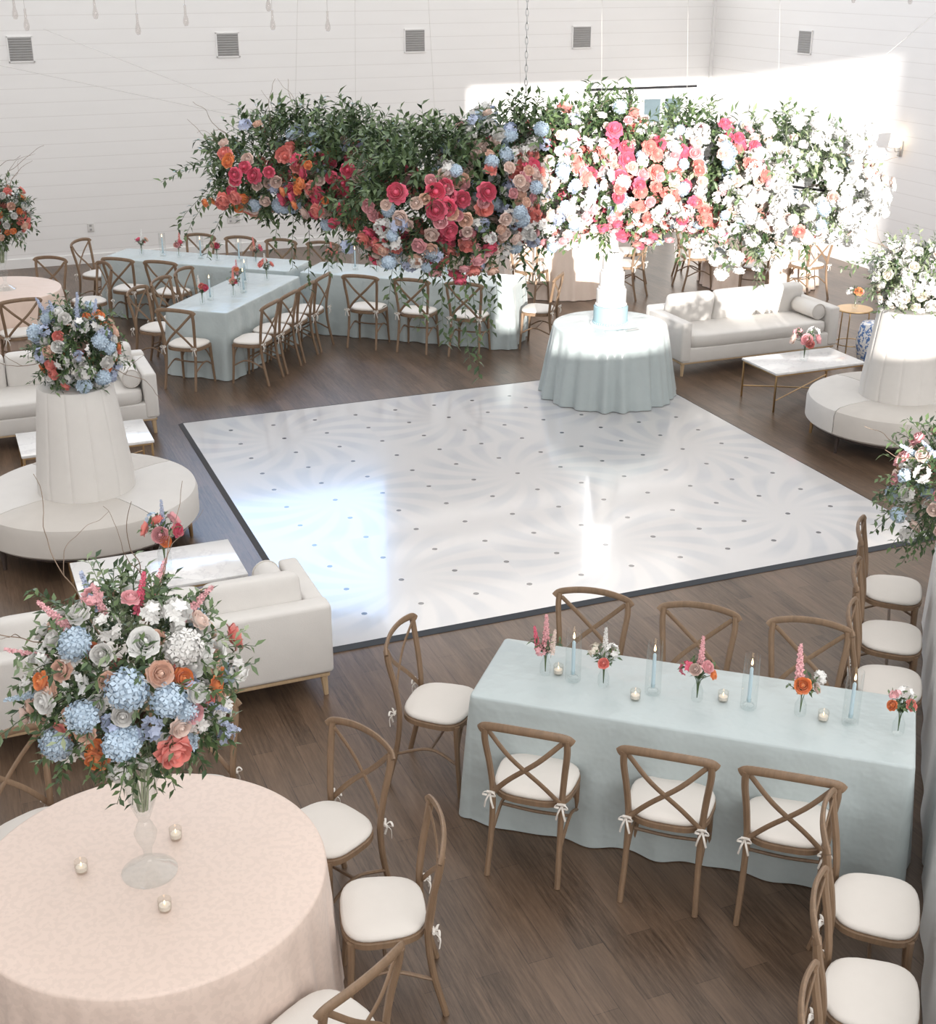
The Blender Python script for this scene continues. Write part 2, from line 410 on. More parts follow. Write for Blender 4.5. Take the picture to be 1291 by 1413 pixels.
g = 'cross back chairs at the nearest pale blue table'
o3 = ('leftmost', 'middle', 'rightmost')
for i, a in enumerate((-1.39, -.70, -.13)): chair(an(a, 5.535), N_, 'cross back chair with its back to camera at near blue table, %s of three' % o3[i], g)
for i, a in enumerate((-1.40, -.78, -.16)): chair(an(a, 6.61), -N_, 'cross back chair between near blue table and dance floor, %s of three' % o3[i], g)
chair(an(-2.09, 6.08), A_, 'brown wooden cross back chair at the left end of near blue table', g)
g = 'cross back chairs along the right edge table'
for i, n in enumerate((8.36, 7.66, 7.06)): chair(an(.30, n), A_, 'cross back chair by right edge beyond near blue table, %s' % ('farthest of three', 'middle of three', 'nearest of three')[i], g)
for i, n in enumerate((5.03, 4.45, 3.87)): chair(an(.29, n), A_, 'cross back chair at lower right corner, %s' % ('tucked closest to near blue table', 'second down from near blue table', 'lowest in the frame')[i], g)
T1 = Vector((-1.34, 4.55, 0))
g = 'cross back chairs around the near blush table'
for a, lb in ((47, 'upper one right of the near blush round table'), (8, 'directly right of the near blush round table'), (-38, 'lowest one at the near blush round table'), (92, 'directly behind the tall vase on near blush table'), (137, 'at the left frame edge behind near blush round table')):
    dv = Vector((math.cos(rad(a)), math.sin(rad(a)), 0)); chair(T1 + dv * .975, -dv, 'brown wooden cross back chair ' + lb, g)

# far T of tables
g = 'cross back chairs around the far T shaped tables'
chair(an(-7.15, 12.44), N_, 'cross back chair at the near tip of the far T shaped tables', g)
for i, n in enumerate((12.95, 13.48, 14.02)): chair(an(-7.81, n), A_, 'cross back chair on left side of far center table, %s' % ('nearest', 'middle', 'farthest')[i], g)
for i, n in enumerate((12.80, 13.28, 13.76, 14.24)): chair(an(-6.55, n), -A_, 'cross back chair on right side of far center table, %s' % ('nearest of four', 'second of four', 'third of four', 'farthest of four')[i], g)
for i, a in enumerate((-5.89, -5.25, -4.60)): chair(an(a, 14.58), N_, 'cross back chair in front of far table\'s right wing, %s of three' % o3[i], g)
chair(an(-3.90, 15.1), -A_, 'cross back chair at the right end of far long table', g)
for i, a in enumerate((-9.15, -8.55)): chair(an(a, 14.58), N_, 'cross back chair at front of far table\'s left wing, %s' % ('outer one', 'inner one')[i], g)
chair(an(-10.0, 15.2), A_, 'cross back chair at the left end of far long table', g)
for i, a in enumerate((-8.9, -8.3, -7.7, -7.1)): chair(an(a, 15.80), -N_, 'cross back chair behind far long table by back wall, %s from left' % ('first', 'second', 'third', 'fourth')[i], g)
T2 = Vector((-5.52, 15.3, 0)); g = 'cross back chairs around left peach table'
for a, lb in ((-60, 'in front of the left peach table'), (38, 'right of the left peach table, turned sideways'), (76, 'behind the left peach table near back wall')):
    dv = Vector((math.cos(rad(a)), math.sin(rad(a)), 0)); chair(T2 + dv * (1.1 if a == 38 else .97), -dv, 'brown wooden cross back chair ' + lb, g)
T3 = Vector((1.35, 18.7, 0)); T4 = Vector((4.2, 19.0, 0)); g = 'cross back chairs around the sunlit peach tables'
for Tc, a, lb in ((T3, -32, 'sunlit, right front of peach table left of the cake'), (T3, 20, 'right side of peach table behind the cake, farther one'), (T3, -120, 'left front of sunlit peach table'),
                  (T4, 195, 'left side of peach table behind right sofa'), (T4, 150, 'left rear of peach table behind right sofa'), (T4, -60, 'right front of peach table behind right sofa'), (T4, -105, 'front of peach table directly behind right sofa')):
    dv = Vector((math.cos(rad(a)), math.sin(rad(a)), 0)); chair(Tc + dv * .99, -dv, 'cross back chair ' + lb, g)

# ------------------------------------------------------------------ tablecloths
def cloth(name, loc, rz, ol, m, label, seed, amp, flare, kf, group=None, zt=.762, z0=0.006):
    n = len(ol); per = ol[-1][4] + .02; mb = MB(); rows = [(-.014, zt, 0), (-.004, zt - .003, 0), (.0, zt - .014, 0)]
    K = 14
    for k in range(1, K + 1): rows.append((None, zt - .014 + (z0 - zt + .014) * k / K, k / K))
    vs = []
    for (off, z, tt) in rows:
        for (x, y, nx, ny, s) in ol:
            if off is None:
                w = 2 * pi * s / per
                f = .6 * math.sin(kf * w + 1.3 * math.sin(3 * w + seed)) + .4 * math.sin((kf * 1.7) // 1 * w + seed)
                f *= .45 + 1.1 * abs(noise.noise(Vector((math.cos(w) * 2 + seed, math.sin(w) * 2, 0))))
                o_ = flare * tt + amp * (tt ** .8) * (f + .6)
            else: o_ = off
            vs.append((x + nx * o_, y + ny * o_, z))
    fs = [(i * n + k, (i + 1) * n + k, (i + 1) * n + (k + 1) % n, i * n + (k + 1) % n) for i in range(len(rows) - 1) for k in range(n)]
    fs.append(tuple(range(n)))
    mb.add(vs, fs); o = mb.build(name, m, None, 60); o.location = loc; o.rotation_euler = (0, 0, rz)
    return tag(o, label, 'tablecloth', group)
def rect_ol(hx, hy, rc=.03, step=.016):
    pts = []
    cs = [(hx - rc, hy - rc, 0), (-hx + rc, hy - rc, 90), (-hx + rc, -hy + rc, 180), (hx - rc, -hy + rc, 270)]
    raw = []
    for i, (cx, cy, a0) in enumerate(cs):
        for k in range(7):
            a = rad(a0 + 90 * k / 6); raw.append((cx + rc * math.cos(a), cy + rc * math.sin(a), math.cos(a), math.sin(a)))
        nx_, ny_, a1 = cs[(i + 1) % 4]; a = rad(a0 + 90)
        e0 = Vector((cx + rc * math.cos(a), cy + rc * math.sin(a))); e1 = Vector((nx_ + rc * math.cos(rad(a1)), ny_ + rc * math.sin(rad(a1))))
        m = int((e1 - e0).length / step)
        for k in range(1, m):
            p = e0.lerp(e1, k / m); raw.append((p.x, p.y, math.cos(a), math.sin(a)))
    s = 0; prev = None
    for q in raw:
        if prev: s += math.hypot(q[0] - prev[0], q[1] - prev[1]) + (.03 if (q[2], q[3]) != (prev[2], prev[3]) else 0)
        pts.append((*q, s)); prev = q
    return pts
def circ_ol(r, n=260):
    return [(r * math.cos(2 * pi * k / n), r * math.sin(2 * pi * k / n), math.cos(2 * pi * k / n), math.sin(2 * pi * k / n), 2 * pi * r * k / n) for k in range(n)]
def rect_cloth(a0, a1, n0, n1, label, seed, group, amp=.020, flare=.015, kd=7, m='sage'):
    c = an((a0 + a1) / 2, (n0 + n1) / 2)
    hx, hy = (a1 - a0) / 2, (n1 - n0) / 2
    return cloth('tablecloth', c, AA, rect_ol(hx, hy), M[m], label, seed, amp, flare, int((hx + hy) * kd), group)
gs = 'dusty blue satin tablecloths on long tables'
rect_cloth(-1.81, .42, 5.72, 6.40, 'pale dusty blue satin cloth draped over the near long table with candles', 1, gs, .042, .02, 9)
rect_cloth(.56, 1.24, 3.2, 5.95, 'brightly lit dusty blue satin cloth on right edge table, lower corner of the frame', 2, gs, .012, .01, m='litsage')
rect_cloth(.56, 1.24, 6.02, 8.9, 'brightly lit dusty blue satin cloth on right edge table beyond the near long table', 3, gs, .012, .01, m='litsage')
rect_cloth(-7.56, -6.80, 12.70, 14.64, 'pale blue satin cloth on far center table pointing toward the camera', 4, gs, .05, .02, 12)
rect_cloth(-9.72, -7.06, 14.84, 15.52, 'pale blue satin cloth on far long table\'s left wing', 5, gs, .045, .01, 12)
rect_cloth(-6.90, -4.17, 14.84, 15.52, 'pale blue satin cloth on far long table\'s right wing facing the dance floor', 6, gs, .045, .01, 12)
def round_cloth(c, r, m, label, seed, amp=.045, flare=.05, kf=24, group=None, z0=.006, zt=.762):
    return cloth('tablecloth', c, 0, circ_ol(r), m, label, seed, amp, flare, kf, group, zt, z0)
round_cloth(T1, .74, M['blush'], 'blush damask floor-length cloth on the large round table at lower left', 1, .032, .03, 26)
round_cloth(T2, .72, M['peach'], 'peach satin cloth on the round table at the left frame edge', 2, group='peach satin round tablecloths')
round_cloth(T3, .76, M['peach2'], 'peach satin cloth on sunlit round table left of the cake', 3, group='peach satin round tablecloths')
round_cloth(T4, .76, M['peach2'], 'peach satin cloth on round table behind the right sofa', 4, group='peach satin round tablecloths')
CK = Vector((1.5, 13.62, 0))
round_cloth(CK, .60, M['sage'], 'pale blue satin cloth on the round cake table at dance floor corner', 5, .08, .06, 17, None, .03, .785)

# ------------------------------------------------------------------ sofas, ottomans, coffee tables
def mk_sofa(o, L=2.1, D=.85):
    c = M['cream']
    MB().rbox((0, .02, .235), (L - .06, D - .08, .17), .02).build('base', c, o)
    MB().rbox((0, -D / 2 + .075, .41), (L, .15, .48), .03).build('backrest', c, o)
    for s in (-1, 1):
        MB().rbox((s * (L / 2 - .065), .035, .395), (.13, D - .08, .45), .025).build('armrest', c, o)
        for y in (-1, 1):
            x_, y_ = s * (L / 2 - .06), y * (D / 2 - .06)
            MB().tube([(x_, y_, .15), (x_ + s * .01, y_ + y * .01, 0)], [.026, .016], 8).build('leg', M['palewood'], o)
    MB().rbox((0, 0, .15), (L - .05, D - .05, .025), .006, 1).build('base_rail', M['palewood'], o)
    w = (L - .28) / 3
    MB().sell((0, .07, .385), (L / 2 - .135, .34, .085), .3, .18, 40, 12).build('seat_cushion', c, o, 0)
    for k in (-1, 0, 1):
        MB().sell((k * w, -.205, .60), (w / 2 - .002, .20, .085), .42, .20, 40, 14, Matrix.Rotation(rad(78), 3, 'X')).build('back_cushion', c, o, 0)
gso = 'cream sofas of the two lounge areas'
place('sofa', mk_sofa, 'sofa', (-1.97, 7.29, 0), TH, 'cream sofa seen from behind at left, nearest the camera', 'sofa', gso)
place('sofa', mk_sofa, 'sofa', (-4.16, 12.35, 0), TH + pi, 'cream sofa at left frame edge facing camera, beyond the left round ottoman', 'sofa', gso)
place('sofa', mk_sofa, 'sofa', (3.19, 15.03, 0), TH + pi, 'cream sofa right of the cake table, partly sunlit', 'sofa', gso)
def mk_bol(o):
    b = MB().lathe([(0, -.21), (.06, -.212), (.085, -.20), (.09, -.17), (.092, 0), (.09, .17), (.085, .20), (.06, .212), (0, .21)], 24).build('pillow_body', M['cream'], o)
    b.rotation_euler = (pi / 2, 0, 0); b.location = (0, 0, .09)
    for s in (-1, 1): MB().tube([(math.cos(a) * .088, s * .205, .09 + math.sin(a) * .088) for a in [2 * pi * k / 20 for k in range(21)]], .006, 5).build('piping', M['linen'], o)
def sofa_local(c, rz, x, y, z): return Vector((c[0], c[1], 0)) + Matrix.Rotation(rz, 3, 'Z') @ Vector((x, y, z))
gb = 'cream bolster pillows on the sofas'
place('bol', mk_bol, 'bolster_pillow', sofa_local((-1.97, 7.29), TH, .82, .15, .472), TH, 'cream bolster pillow by right arm of the near left sofa', 'pillow', gb)
place('bol', mk_bol, 'bolster_pillow', sofa_local((-4.16, 12.35), TH + pi, -.82, .12, .472), TH + pi, 'cream bolster pillow by the right arm of far left sofa', 'pillow', gb)
place('bol', mk_bol, 'bolster_pillow', sofa_local((3.19, 15.03), TH + pi, -.82, .12, .472), TH + pi, 'cream bolster pillow by the right arm of sofa near the cake', 'pillow', gb)

def mk_coffee(o, L=1.12, W=.64):
    MB().rbox((0, 0, .41), (L, W, .024), .004, 2).build('tabletop', M['marble'], o)
    f = MB(); x, y = L / 2 - .02, W / 2 - .02
    f.box((-x, -y - .008, .38), (x, -y + .008, .398)).box((-x, y - .008, .38), (x, y + .008, .398)).box((-x - .008, -y, .38), (-x + .008, y, .398)).box((x - .008, -y, .38), (x + .008, y, .398))
    f.build('apron', M['gold'], o)
    for sx_ in (-1, 1):
        for sy_ in (-1, 1): MB().rbox((sx_ * x, sy_ * y, .195), (.018, .018, .39), .002, 1).build('leg', M['gold'], o)
    m = MB()
    m.tube([(-x, -y, .12), (x, y, .12)], .007, 6).tube([(-x, y, .12), (x, -y, .12)], .007, 6); m.build('stretcher', M['gold'], o)
gc = 'white marble coffee tables with gold frames'
CT = [Vector((-2.15, 8.30, 0)), Vector((-3.4, 11.05, 0)), Vector((3.55, 13.50, 0))]
for c, lb in zip(CT, ('white marble coffee table with gold legs between near left sofa and ottoman', 'white marble coffee table in front of the far left sofa', 'white marble coffee table with gold legs in front of right sofa')):
    place('coffee', mk_coffee, 'coffee_table', c, TH, lb, 'coffee table', gc)

OT = [Vector((-3.03, 9.77, 0)), Vector((4.16, 12.2, 0))]
def mk_ott(o):
    R0, R1 = .33, .86
    for k in range(4):
        a0 = rad(20 + 90 * k) + .006; a1 = rad(110 + 90 * k) - .006
        prof = [(R0, .19), (R1 - .02, .19), (R1, .21), (R1, .38), (R1 - .015, .425), (R1 - .06, .45), (R1 - .2, .462), (R0 + .1, .462), (R0, .45)]
        m = MB(); m.lathe(prof, 22, (0, 0, 0), a0, a1); n = 23; q = len(prof)
        m.f.append(tuple(i * n for i in range(q))); m.f.append(tuple(i * n + n - 1 for i in range(q))[::-1]); m.mi += [0, 0]
        m.build('seat_section', M['cream'] if k % 2 else M['linen'], o)
    MB().lathe([(.0, .16), (R1 - .05, .16), (R1 - .05, .19), (0, .19)], 40).build('base_ring', M['darkwood'], o)
    for k in range(8):
        a = rad(20 + 45 * k); x, y = .78 * math.cos(a), .78 * math.sin(a)
        MB().tube([(x, y, .165), (x * 1.01, y * 1.01, 0)], [.022, .014], 8).build('leg', M['gold'] if k % 2 else M['darkwood'], o)
    nseg = 144; vs = []
    rows = [(.375, .455), (.372, .60), (.342, .85), (.312, 1.10), (.288, 1.285), (.275, 1.30)]
    m = MB()
    for (r, z) in rows:
        for k in range(nseg):
            w = 2 * pi * k / nseg; dd = abs(((k / nseg * 12) % 1) - .5) * 2
            rr = r - .007 * max(0, (dd - .85) / .15); vs.append((rr * math.cos(w), rr * math.sin(w), z))
    fs = [(i * nseg + k, i * nseg + (k + 1) % nseg, (i + 1) * nseg + (k + 1) % nseg, (i + 1) * nseg + k) for i in range(5) for k in range(nseg)]
    fs.append(tuple(5 * nseg + k for k in range(nseg))); m.add(vs, fs).build('backrest_column', M['cream'], o)
for c, lb, rz in zip(OT, ('round cream ottoman with tall tapered column, left of the dance floor', 'round cream ottoman with tall tapered column at the right frame edge'), (.5, .2)):
    place('ott', mk_ott, 'round_ottoman', c, rz, lb, 'ottoman', 'round lounge ottomans')
st_ = thing('side_table', G(1172, 484), 0, 'small gold side table right of the right sofa', 'side table')
MB().lathe([(0, .50), (.21, .50), (.215, .51), (.21, .52), (0, .52)], 32).build('tabletop', M['gold'], st_)
for k in range(3):
    a = k * 2 * pi / 3; MB().tube([(.18 * math.cos(a), .18 * math.sin(a), .50), (.2 * math.cos(a), .2 * math.sin(a), 0)], .008, 6).build('leg', M['gold'], st_)
MB().tube([(.19 * math.cos(a), .19 * math.sin(a), .1) for a in [2 * pi * k / 24 for k in range(25)]], .006, 5).build('ring', M['gold'], st_)
gs_ = thing('garden_stool', G(1199, 497), 0, 'blue and white porcelain garden stool beside the small gold table', 'stool')
MB().lathe([(0, 0), (.13, 0), (.15, .03), (.18, .22), (.15, .42), (.13, .45), (0, .46)], 32).build('stool_body', M['bluejar'], gs_)

# ------------------------------------------------------------------ flowers
def petal_pts(az, opn, L, W, curl, nt=4, ns=3):
    vs = []
    for i in range(nt):
        t_ = i / (nt - 1); op = opn + curl * t_ * t_
        w = W * (.30 + .85 * math.sin(pi * min(1, .1 + .72 * t_)))
        if i == nt - 1: w *= .78
        for j in range(ns):
            s = -1 + 2 * j / (ns - 1)
            r = L * t_ * math.sin(op) + .03; z = L * t_ * math.cos(op) + .10 * L * s * s * (1 if opn > .6 else .2)
            a = s * w
            if opn < .6: x, y = r * math.cos(a / max(r, .09)), r * math.sin(a / max(r, .09)) if r > .09 else a
            else: x, y = r - .12 * L * s * s, a
            vs.append((x * math.cos(az) - y * math.sin(az), x * math.sin(az) + y * math.cos(az), z))
    fs = [(i * ns + j, i * ns + j + 1, (i + 1) * ns + j + 1, (i + 1) * ns + j) for i in range(nt - 1) for j in range(ns - 1)]
    return vs, fs
def cup_petal(az, R, zb, zt, half, lean, nt=4, ns=5):
    """petal wrapped round the flower's axis: bulges to radius R, its rim leans in (<0) or out (>0)"""
    vs = []
    for i in range(nt):
        t_ = i / (nt - 1)
        rr = R * (.35 + .65 * math.sin(pi * .5 * min(1, t_ * 1.5))) + lean * t_ ** 3
        for j in range(ns):
            s = -1 + 2 * j / (ns - 1); a = az + half * s
            z = zb + (zt - zb) * t_ * (1 - .18 * s * s * t_)
            q = rr * (1 + .05 * s)
            vs.append((q * math.cos(a), q * math.sin(a), z))
    fs = [(i * ns + j, i * ns + j + 1, (i + 1) * ns + j + 1, (i + 1) * ns + j) for i in range(nt - 1) for j in range(ns - 1)]
    return vs, fs
def floret(mb, p, nrm, size, np_=4, rr=None):
    rr = rr or rnd
    nrm = nrm.normalized(); u = nrm.orthogonal().normalized(); v = nrm.cross(u); a0 = rr.random() * 6
    for k in range(np_):
        a = a0 + 2 * pi * k / np_; d = u * math.cos(a) + v * math.sin(a); e = nrm.cross(d)
        mb.add([p, p + d * size * .55 + e * size * .36 + nrm * size * .12, p + d * size + nrm * size * .22, p + d * size * .55 - e * size * .36 + nrm * size * .12], [(0, 3, 2, 1)])
def geo(kind):
    mb = MB(); r = random.Random(len(kind) * 7)
    if kind in ('rose', 'peony'):
        if kind == 'rose':
            mb.sell((0, 0, .26), (.10, .10, .20), 1, 1, 10, 6)
            rings = [(3, .15, .10, .47, .95, -.05), (4, .22, .08, .46, .85, -.03), (5, .30, .05, .44, .72, .0), (6, .38, .02, .39, .62, .05)]
            outer = [(7, 1.05, .50, .25, .35)]
        else:
            mb.sell((0, 0, .24), (.16, .16, .18), 1, 1, 10, 6)
            rings = [(5, .17, .10, .46, .55, -.03), (6, .24, .10, .48, .50, -.01), (7, .32, .06, .46, .48, .02), (8, .40, .03, .42, .44, .05)]
            outer = [(8, .98, .54, .22, .3), (8, 1.3, .55, .23, .35)]
        for ri, (n, R_, zb, zt, hf, ln_) in enumerate(rings):
            for k in range(n):
                j = .10 if kind == 'peony' else .05
                v, f = cup_petal(2 * pi * k / n + ri * .8 + r.uniform(-.12, .12), R_ * r.uniform(1 - j, 1 + j), zb, zt * r.uniform(1 - j, 1 + j), hf, ln_ + r.uniform(-.02, .03)); mb.add(v, f)
        for ri, (n, op, L, W, cu) in enumerate(outer):
            for k in range(n):
                v, f = petal_pts(2 * pi * k / n + ri * .7 + r.uniform(-.1, .1), op + r.uniform(-.1, .1), L * r.uniform(.9, 1.06), W, cu); mb.add(v, f)
    elif kind == 'hydrangea':
        mb.sell((0, 0, .2), (.38, .38, .34), 1, 1, 14, 8)
        N = 62
        for k in range(N):
            z = 1 - 1.55 * (k + .5) / N; q = math.sqrt(max(0, 1 - z * z)); a = k * 2.39996; jj = r.uniform(.88, 1.14)
            n = Vector((q * math.cos(a), q * math.sin(a), z)); floret(mb, Vector((n.x * .42 * jj, n.y * .42 * jj, .2 + n.z * .38 * jj)), n + Vector((r.uniform(-.3, .3), r.uniform(-.3, .3), r.uniform(-.3, .3))), .17, 4, r)
    elif kind == 'spray':
        for k in range(16):
            n = Vector((r.gauss(0, 1), r.gauss(0, 1), r.gauss(.4, 1))).normalized(); jj = r.uniform(.7, 1.3)
            floret(mb, Vector((n.x * .37 * jj, n.y * .37 * jj, .22 + n.z * .30 * jj)), n, .25, 5, r)
    elif kind == 'spire':
        mb.tube([(0, 0, -.2), (0, 0, 1)], .012, 4)
        for k in range(44):
            z = k / 44; a = k * 2.4; w = .13 * (1 - .75 * z)
            n = Vector((math.cos(a), math.sin(a), .35)); floret(mb, Vector((math.cos(a) * w * .6, math.sin(a) * w * .6, z)), n, .035 + w * .55, 4, r)
    return mb
GEO = {}; BM = {}
def bgeo(k):
    if k not in GEO: GEO[k] = geo(k)
    return GEO[k]
def bmesh_of(k, c):
    if (k, c) not in BM: BM[(k, c)] = bgeo(k).mesh(k + '_bloom', M['p_' + c], 0)
    return BM[(k, c)]
CN = dict(white='white', cream='cream', blush='blush', peach='peach', coral='coral', hot='hot pink', pink='pink', orange='orange', blue='pale blue', lav='lavender blue')
KN = dict(rose='rose', peony='peony', hydrangea='hydrangea', spray='blossom_spray', spire='flower_spire')
def basis(n, spin=0):
    n = n.normalized(); u = n.orthogonal().normalized(); v = n.cross(u)
    u2 = u * math.cos(spin) + v * math.sin(spin); v2 = n.cross(u2)
    return Matrix((u2, v2, n)).transposed()
def bloom(root, k, c, p, n, size, spin=0):
    o = link(KN[k] + '_bloom' if k in ('rose', 'peony', 'hydrangea') else KN[k], bmesh_of(k, c), root, p)
    o.rotation_euler = basis(n, spin).to_euler(); o.scale = (size,) * 3
    o['label'] = CN[c] + ' ' + KN[k].replace('_', ' ')
    return o
def leaf(mb, p, d, nrm, L, W, mi=0):
    d = d.normalized(); s = d.cross(nrm)
    if s.length < .01: s = d.orthogonal()
    s.normalize(); n = s.cross(d)
    mb.add([p, p + d * L * .45 + s * W * .5 + n * L * .06, p + d * L - n * L * .12, p + d * L * .45 - s * W * .5 + n * L * .06, p + d * L * .5 - n * L * .03], [(0, 1, 2, 4), (0, 4, 2, 3)], mi)
def sprig(mb, p, d, L, ls, nl, droop, mi=0, ww=.42):
    pts = [p.copy()]; d = d.normalized()
    for i in range(5):
        d = (d + Vector((rnd.uniform(-.18, .18), rnd.uniform(-.18, .18), rnd.uniform(-.18, .18) - droop))).normalized(); pts.append(pts[-1] + d * L / 5)
    mb.tube(pts, [.0035, .0015], 3, mi=mi)
    for k in range(nl):
        s = (k + .6) / nl * 4.999; i = int(s); q = pts[i].lerp(pts[i + 1], s - i); t_ = (pts[i + 1] - pts[i]).normalized()
        sd = t_.orthogonal().normalized(); sd.rotate(Matrix.Rotation(k * 2.5 + rnd.uniform(-.5, .5), 3, t_))
        leaf(mb, q, t_ * .7 + sd, Vector((rnd.uniform(-.5, .5), rnd.uniform(-.5, .5), 1)), ls * rnd.uniform(.7, 1.25), ls * ww, mi)
def twig(mb, p, d, L, r=.004, wig=.3):
    pts = [p.copy()]; d = d.normalized()
    for i in range(14):
        d = (d + Vector((rnd.uniform(-wig, wig), rnd.uniform(-wig, wig), rnd.uniform(-wig, wig)))).normalized(); pts.append(pts[-1] + d * L / 14)
    mb.tube(catmull(pts, 2), [r, r * .4], 5)
    if L > .5:
        q = pts[6]; twig(mb, q, (pts[7] - pts[5]) + Vector((rnd.uniform(-.4, .4), rnd.uniform(-.4, .4), rnd.uniform(0, .5))) * .2, L * .45, r * .6, wig)
def arrangement(name, label, cat, base, cen, rd, pal, n, sprigs, ls, slen, droop, fixed=(), twigs=(), trails=(), pale=0, zr=(-.75, .8), gap=None, group=None, thr=-.1, cfreq=2.2, seed=0, nl=11, rin=(.35, .85), push=(.9, 1.08), lift=.15, lump=0.0):
    root = thing(name, base, 0, label, cat, group); cl = Vector(cen) - Vector(base)
    rd = Vector(rd); fol = MB(); pal_f = MB()
    lmp = lambda d: 1 + lump * noise.noise(d * 1.7 + Vector((seed * 7.3, 1, 4)))
    for k in range(sprigs):
        dv = Vector((rnd.gauss(0, 1), rnd.gauss(0, 1), rnd.gauss(.15, 1))).normalized()
        p = cl + Vector((dv.x * rd.x, dv.y * rd.y, dv.z * rd.z)) * rnd.uniform(*rin) * lmp(dv)
        sprig(pal_f if rnd.random() < pale else fol, p, dv + Vector((0, 0, lift)), slen * rnd.uniform(.6, 1.2), ls, nl, droop)
    for (dx, dy, dz, L, dr) in trails:
        sprig(fol, cl + Vector((dx * rd.x, dy * rd.y, dz * rd.z)) * .7, Vector((dx, dy, dz)), L, ls, int(L / ls * 2.6), dr)
    fol.build('foliage', M['leaf'], root, 0)
    if pal_f.v: pal_f.build('pale_foliage', M['palelf'], root, 0)
    items = []
    for k in range(n):
        z = zr[0] + (zr[1] - zr[0]) * (k + .5) / n; q = math.sqrt(max(0, 1 - z * z)); a = k * 2.39996 + rnd.uniform(-.15, .15)
        dv = Vector((q * math.cos(a), q * math.sin(a), z))
        if gap and gap(dv): continue
        if noise.noise(dv * 1.9 + Vector((seed, 5, 2))) < thr - .35: continue
        h = noise.noise(dv * cfreq + Vector((seed * 3.1, 0, 0))) * .5 + .5 + rnd.uniform(-.17, .17)
        h = min(.999, max(0, (h - .2) / .6)); tot = sum(p_[0] for p_ in pal); x = h * tot; ch = pal[-1]
        for p_ in pal:
            x -= p_[0]
            if x <= 0: ch = p_; break
        rr = rnd.uniform(*push) * lmp(dv)
        items.append((ch[1], ch[2], cl + Vector((dv.x * rd.x, dv.y * rd.y, dv.z * rd.z)) * rr, Vector((dv.x / rd.x + rnd.uniform(-.4, .4), dv.y / rd.y + rnd.uniform(-.4, .4), dv.z / rd.z + rnd.uniform(-.4, .4))) if lump else Vector((dv.x / rd.x, dv.y / rd.y, dv.z / rd.z)), ch[3] * rnd.uniform(.8, 1.2)))
    vc = (CAM - Vector(cen)).normalized()
    items.sort(key=lambda i: -(i[2] - cl).dot(vc))
    keep = 96 - len(fixed)
    for k, (kd, c, p, nv, s) in enumerate(items[:keep]):
        bloom(root, kd, c, p, nv, s, rnd.uniform(0, 6))
    rest = items[keep:]
    if rest:
        cs = sorted({i[1] for i in rest}); mb = MB()
        for (kd, c, p, nv, s) in rest:
            B = basis(nv) * s; gq = bgeo(kd); mb.add([B @ Vector(v) + p for v in gq.v], gq.f, cs.index(c))
        tag(mb.build('rear_blooms', [M['p_' + c] for c in cs], root, 0), kind='stuff')
    for (kd, c, off, nv, s) in fixed: bloom(root, kd, c, cl + Vector(off), Vector(nv), s, rnd.uniform(0, 6))
    if twigs:
        m = MB()
        for tw in twigs:
            dx, dy, dz, L = tw[:4]; twig(m, cl + Vector((dx * rd.x, dy * rd.y, dz * rd.z)) * .4, Vector((dx, dy, dz)), L, tw[4] if len(tw) > 4 else .004)
        m.build('curly_twigs', M['twig'], root)
    return root

# near arrangement : blooms placed over the face of a ball
NC = T1 + Vector((0, 0, 1.70)); NR = .375
fx = []
def onball(px, py, c, r):
    vd = ray(px, py).normalized(); oc = CAM - c; b = oc.dot(vd); q = b * b - (oc.dot(oc) - r * r)
    if q < 0:
        tt = -b; p = CAM + vd * tt; return (p - c), (p - c).normalized()
    p = CAM + vd * (-b - math.sqrt(q)); return (p - c), (p - c).normalized()
for (px, py, kd, c, s) in ((197, 890, 'rose', 'white', .13), (248, 897, 'hydrangea', 'white', .15), (218, 930, 'rose', 'peach', .11), (248, 936, 'rose', 'orange', .09), (175, 950, 'hydrangea', 'blue', .16), (228, 964, 'hydrangea', 'blue', .14),
        (315, 882, 'rose', 'coral', .12), (293, 945, 'rose', 'orange', .08), (236, 1030, 'peony', 'coral', .14), (136, 1043, 'rose', 'orange', .10), (68, 966, 'rose', 'white', .10), (118, 985, 'hydrangea', 'blue', .13), (85, 1020, 'hydrangea', 'blue', .13), (168, 1020, 'hydrangea', 'blue', .14),
        (266, 955, 'rose', 'white', .09), (262, 982, 'rose', 'pink', .09), (62, 940, 'rose', 'orange', .08), (108, 892, 'hydrangea', 'blue', .13), (112, 852, 'rose', 'white', .10), (142, 905, 'rose', 'white', .09), (205, 1002, 'spray', 'lav', .10), (285, 905, 'spray', 'white', .12), (240, 850, 'spray', 'white', .12), (295, 985, 'rose', 'white', .09),
        (170, 985, 'rose', 'white', .09), (90, 925, 'rose', 'peach', .09), (320, 925, 'spray', 'white', .10), (180, 830, 'rose', 'pink', .08), (150, 870, 'spray', 'white', .11), (245, 1000, 'rose', 'blush', .09), (270, 860, 'rose', 'blush', .09), (40, 985, 'rose', 'blush', .08), (305, 1010, 'spray', 'lav', .09), (210, 850, 'spray', 'white', .10), (150, 940, 'rose', 'peach', .08), (130, 830, 'spray', 'pink', .09)):
    off, nv = onball(px, py, NC, NR); fx.append((kd, c, off, nv, s))
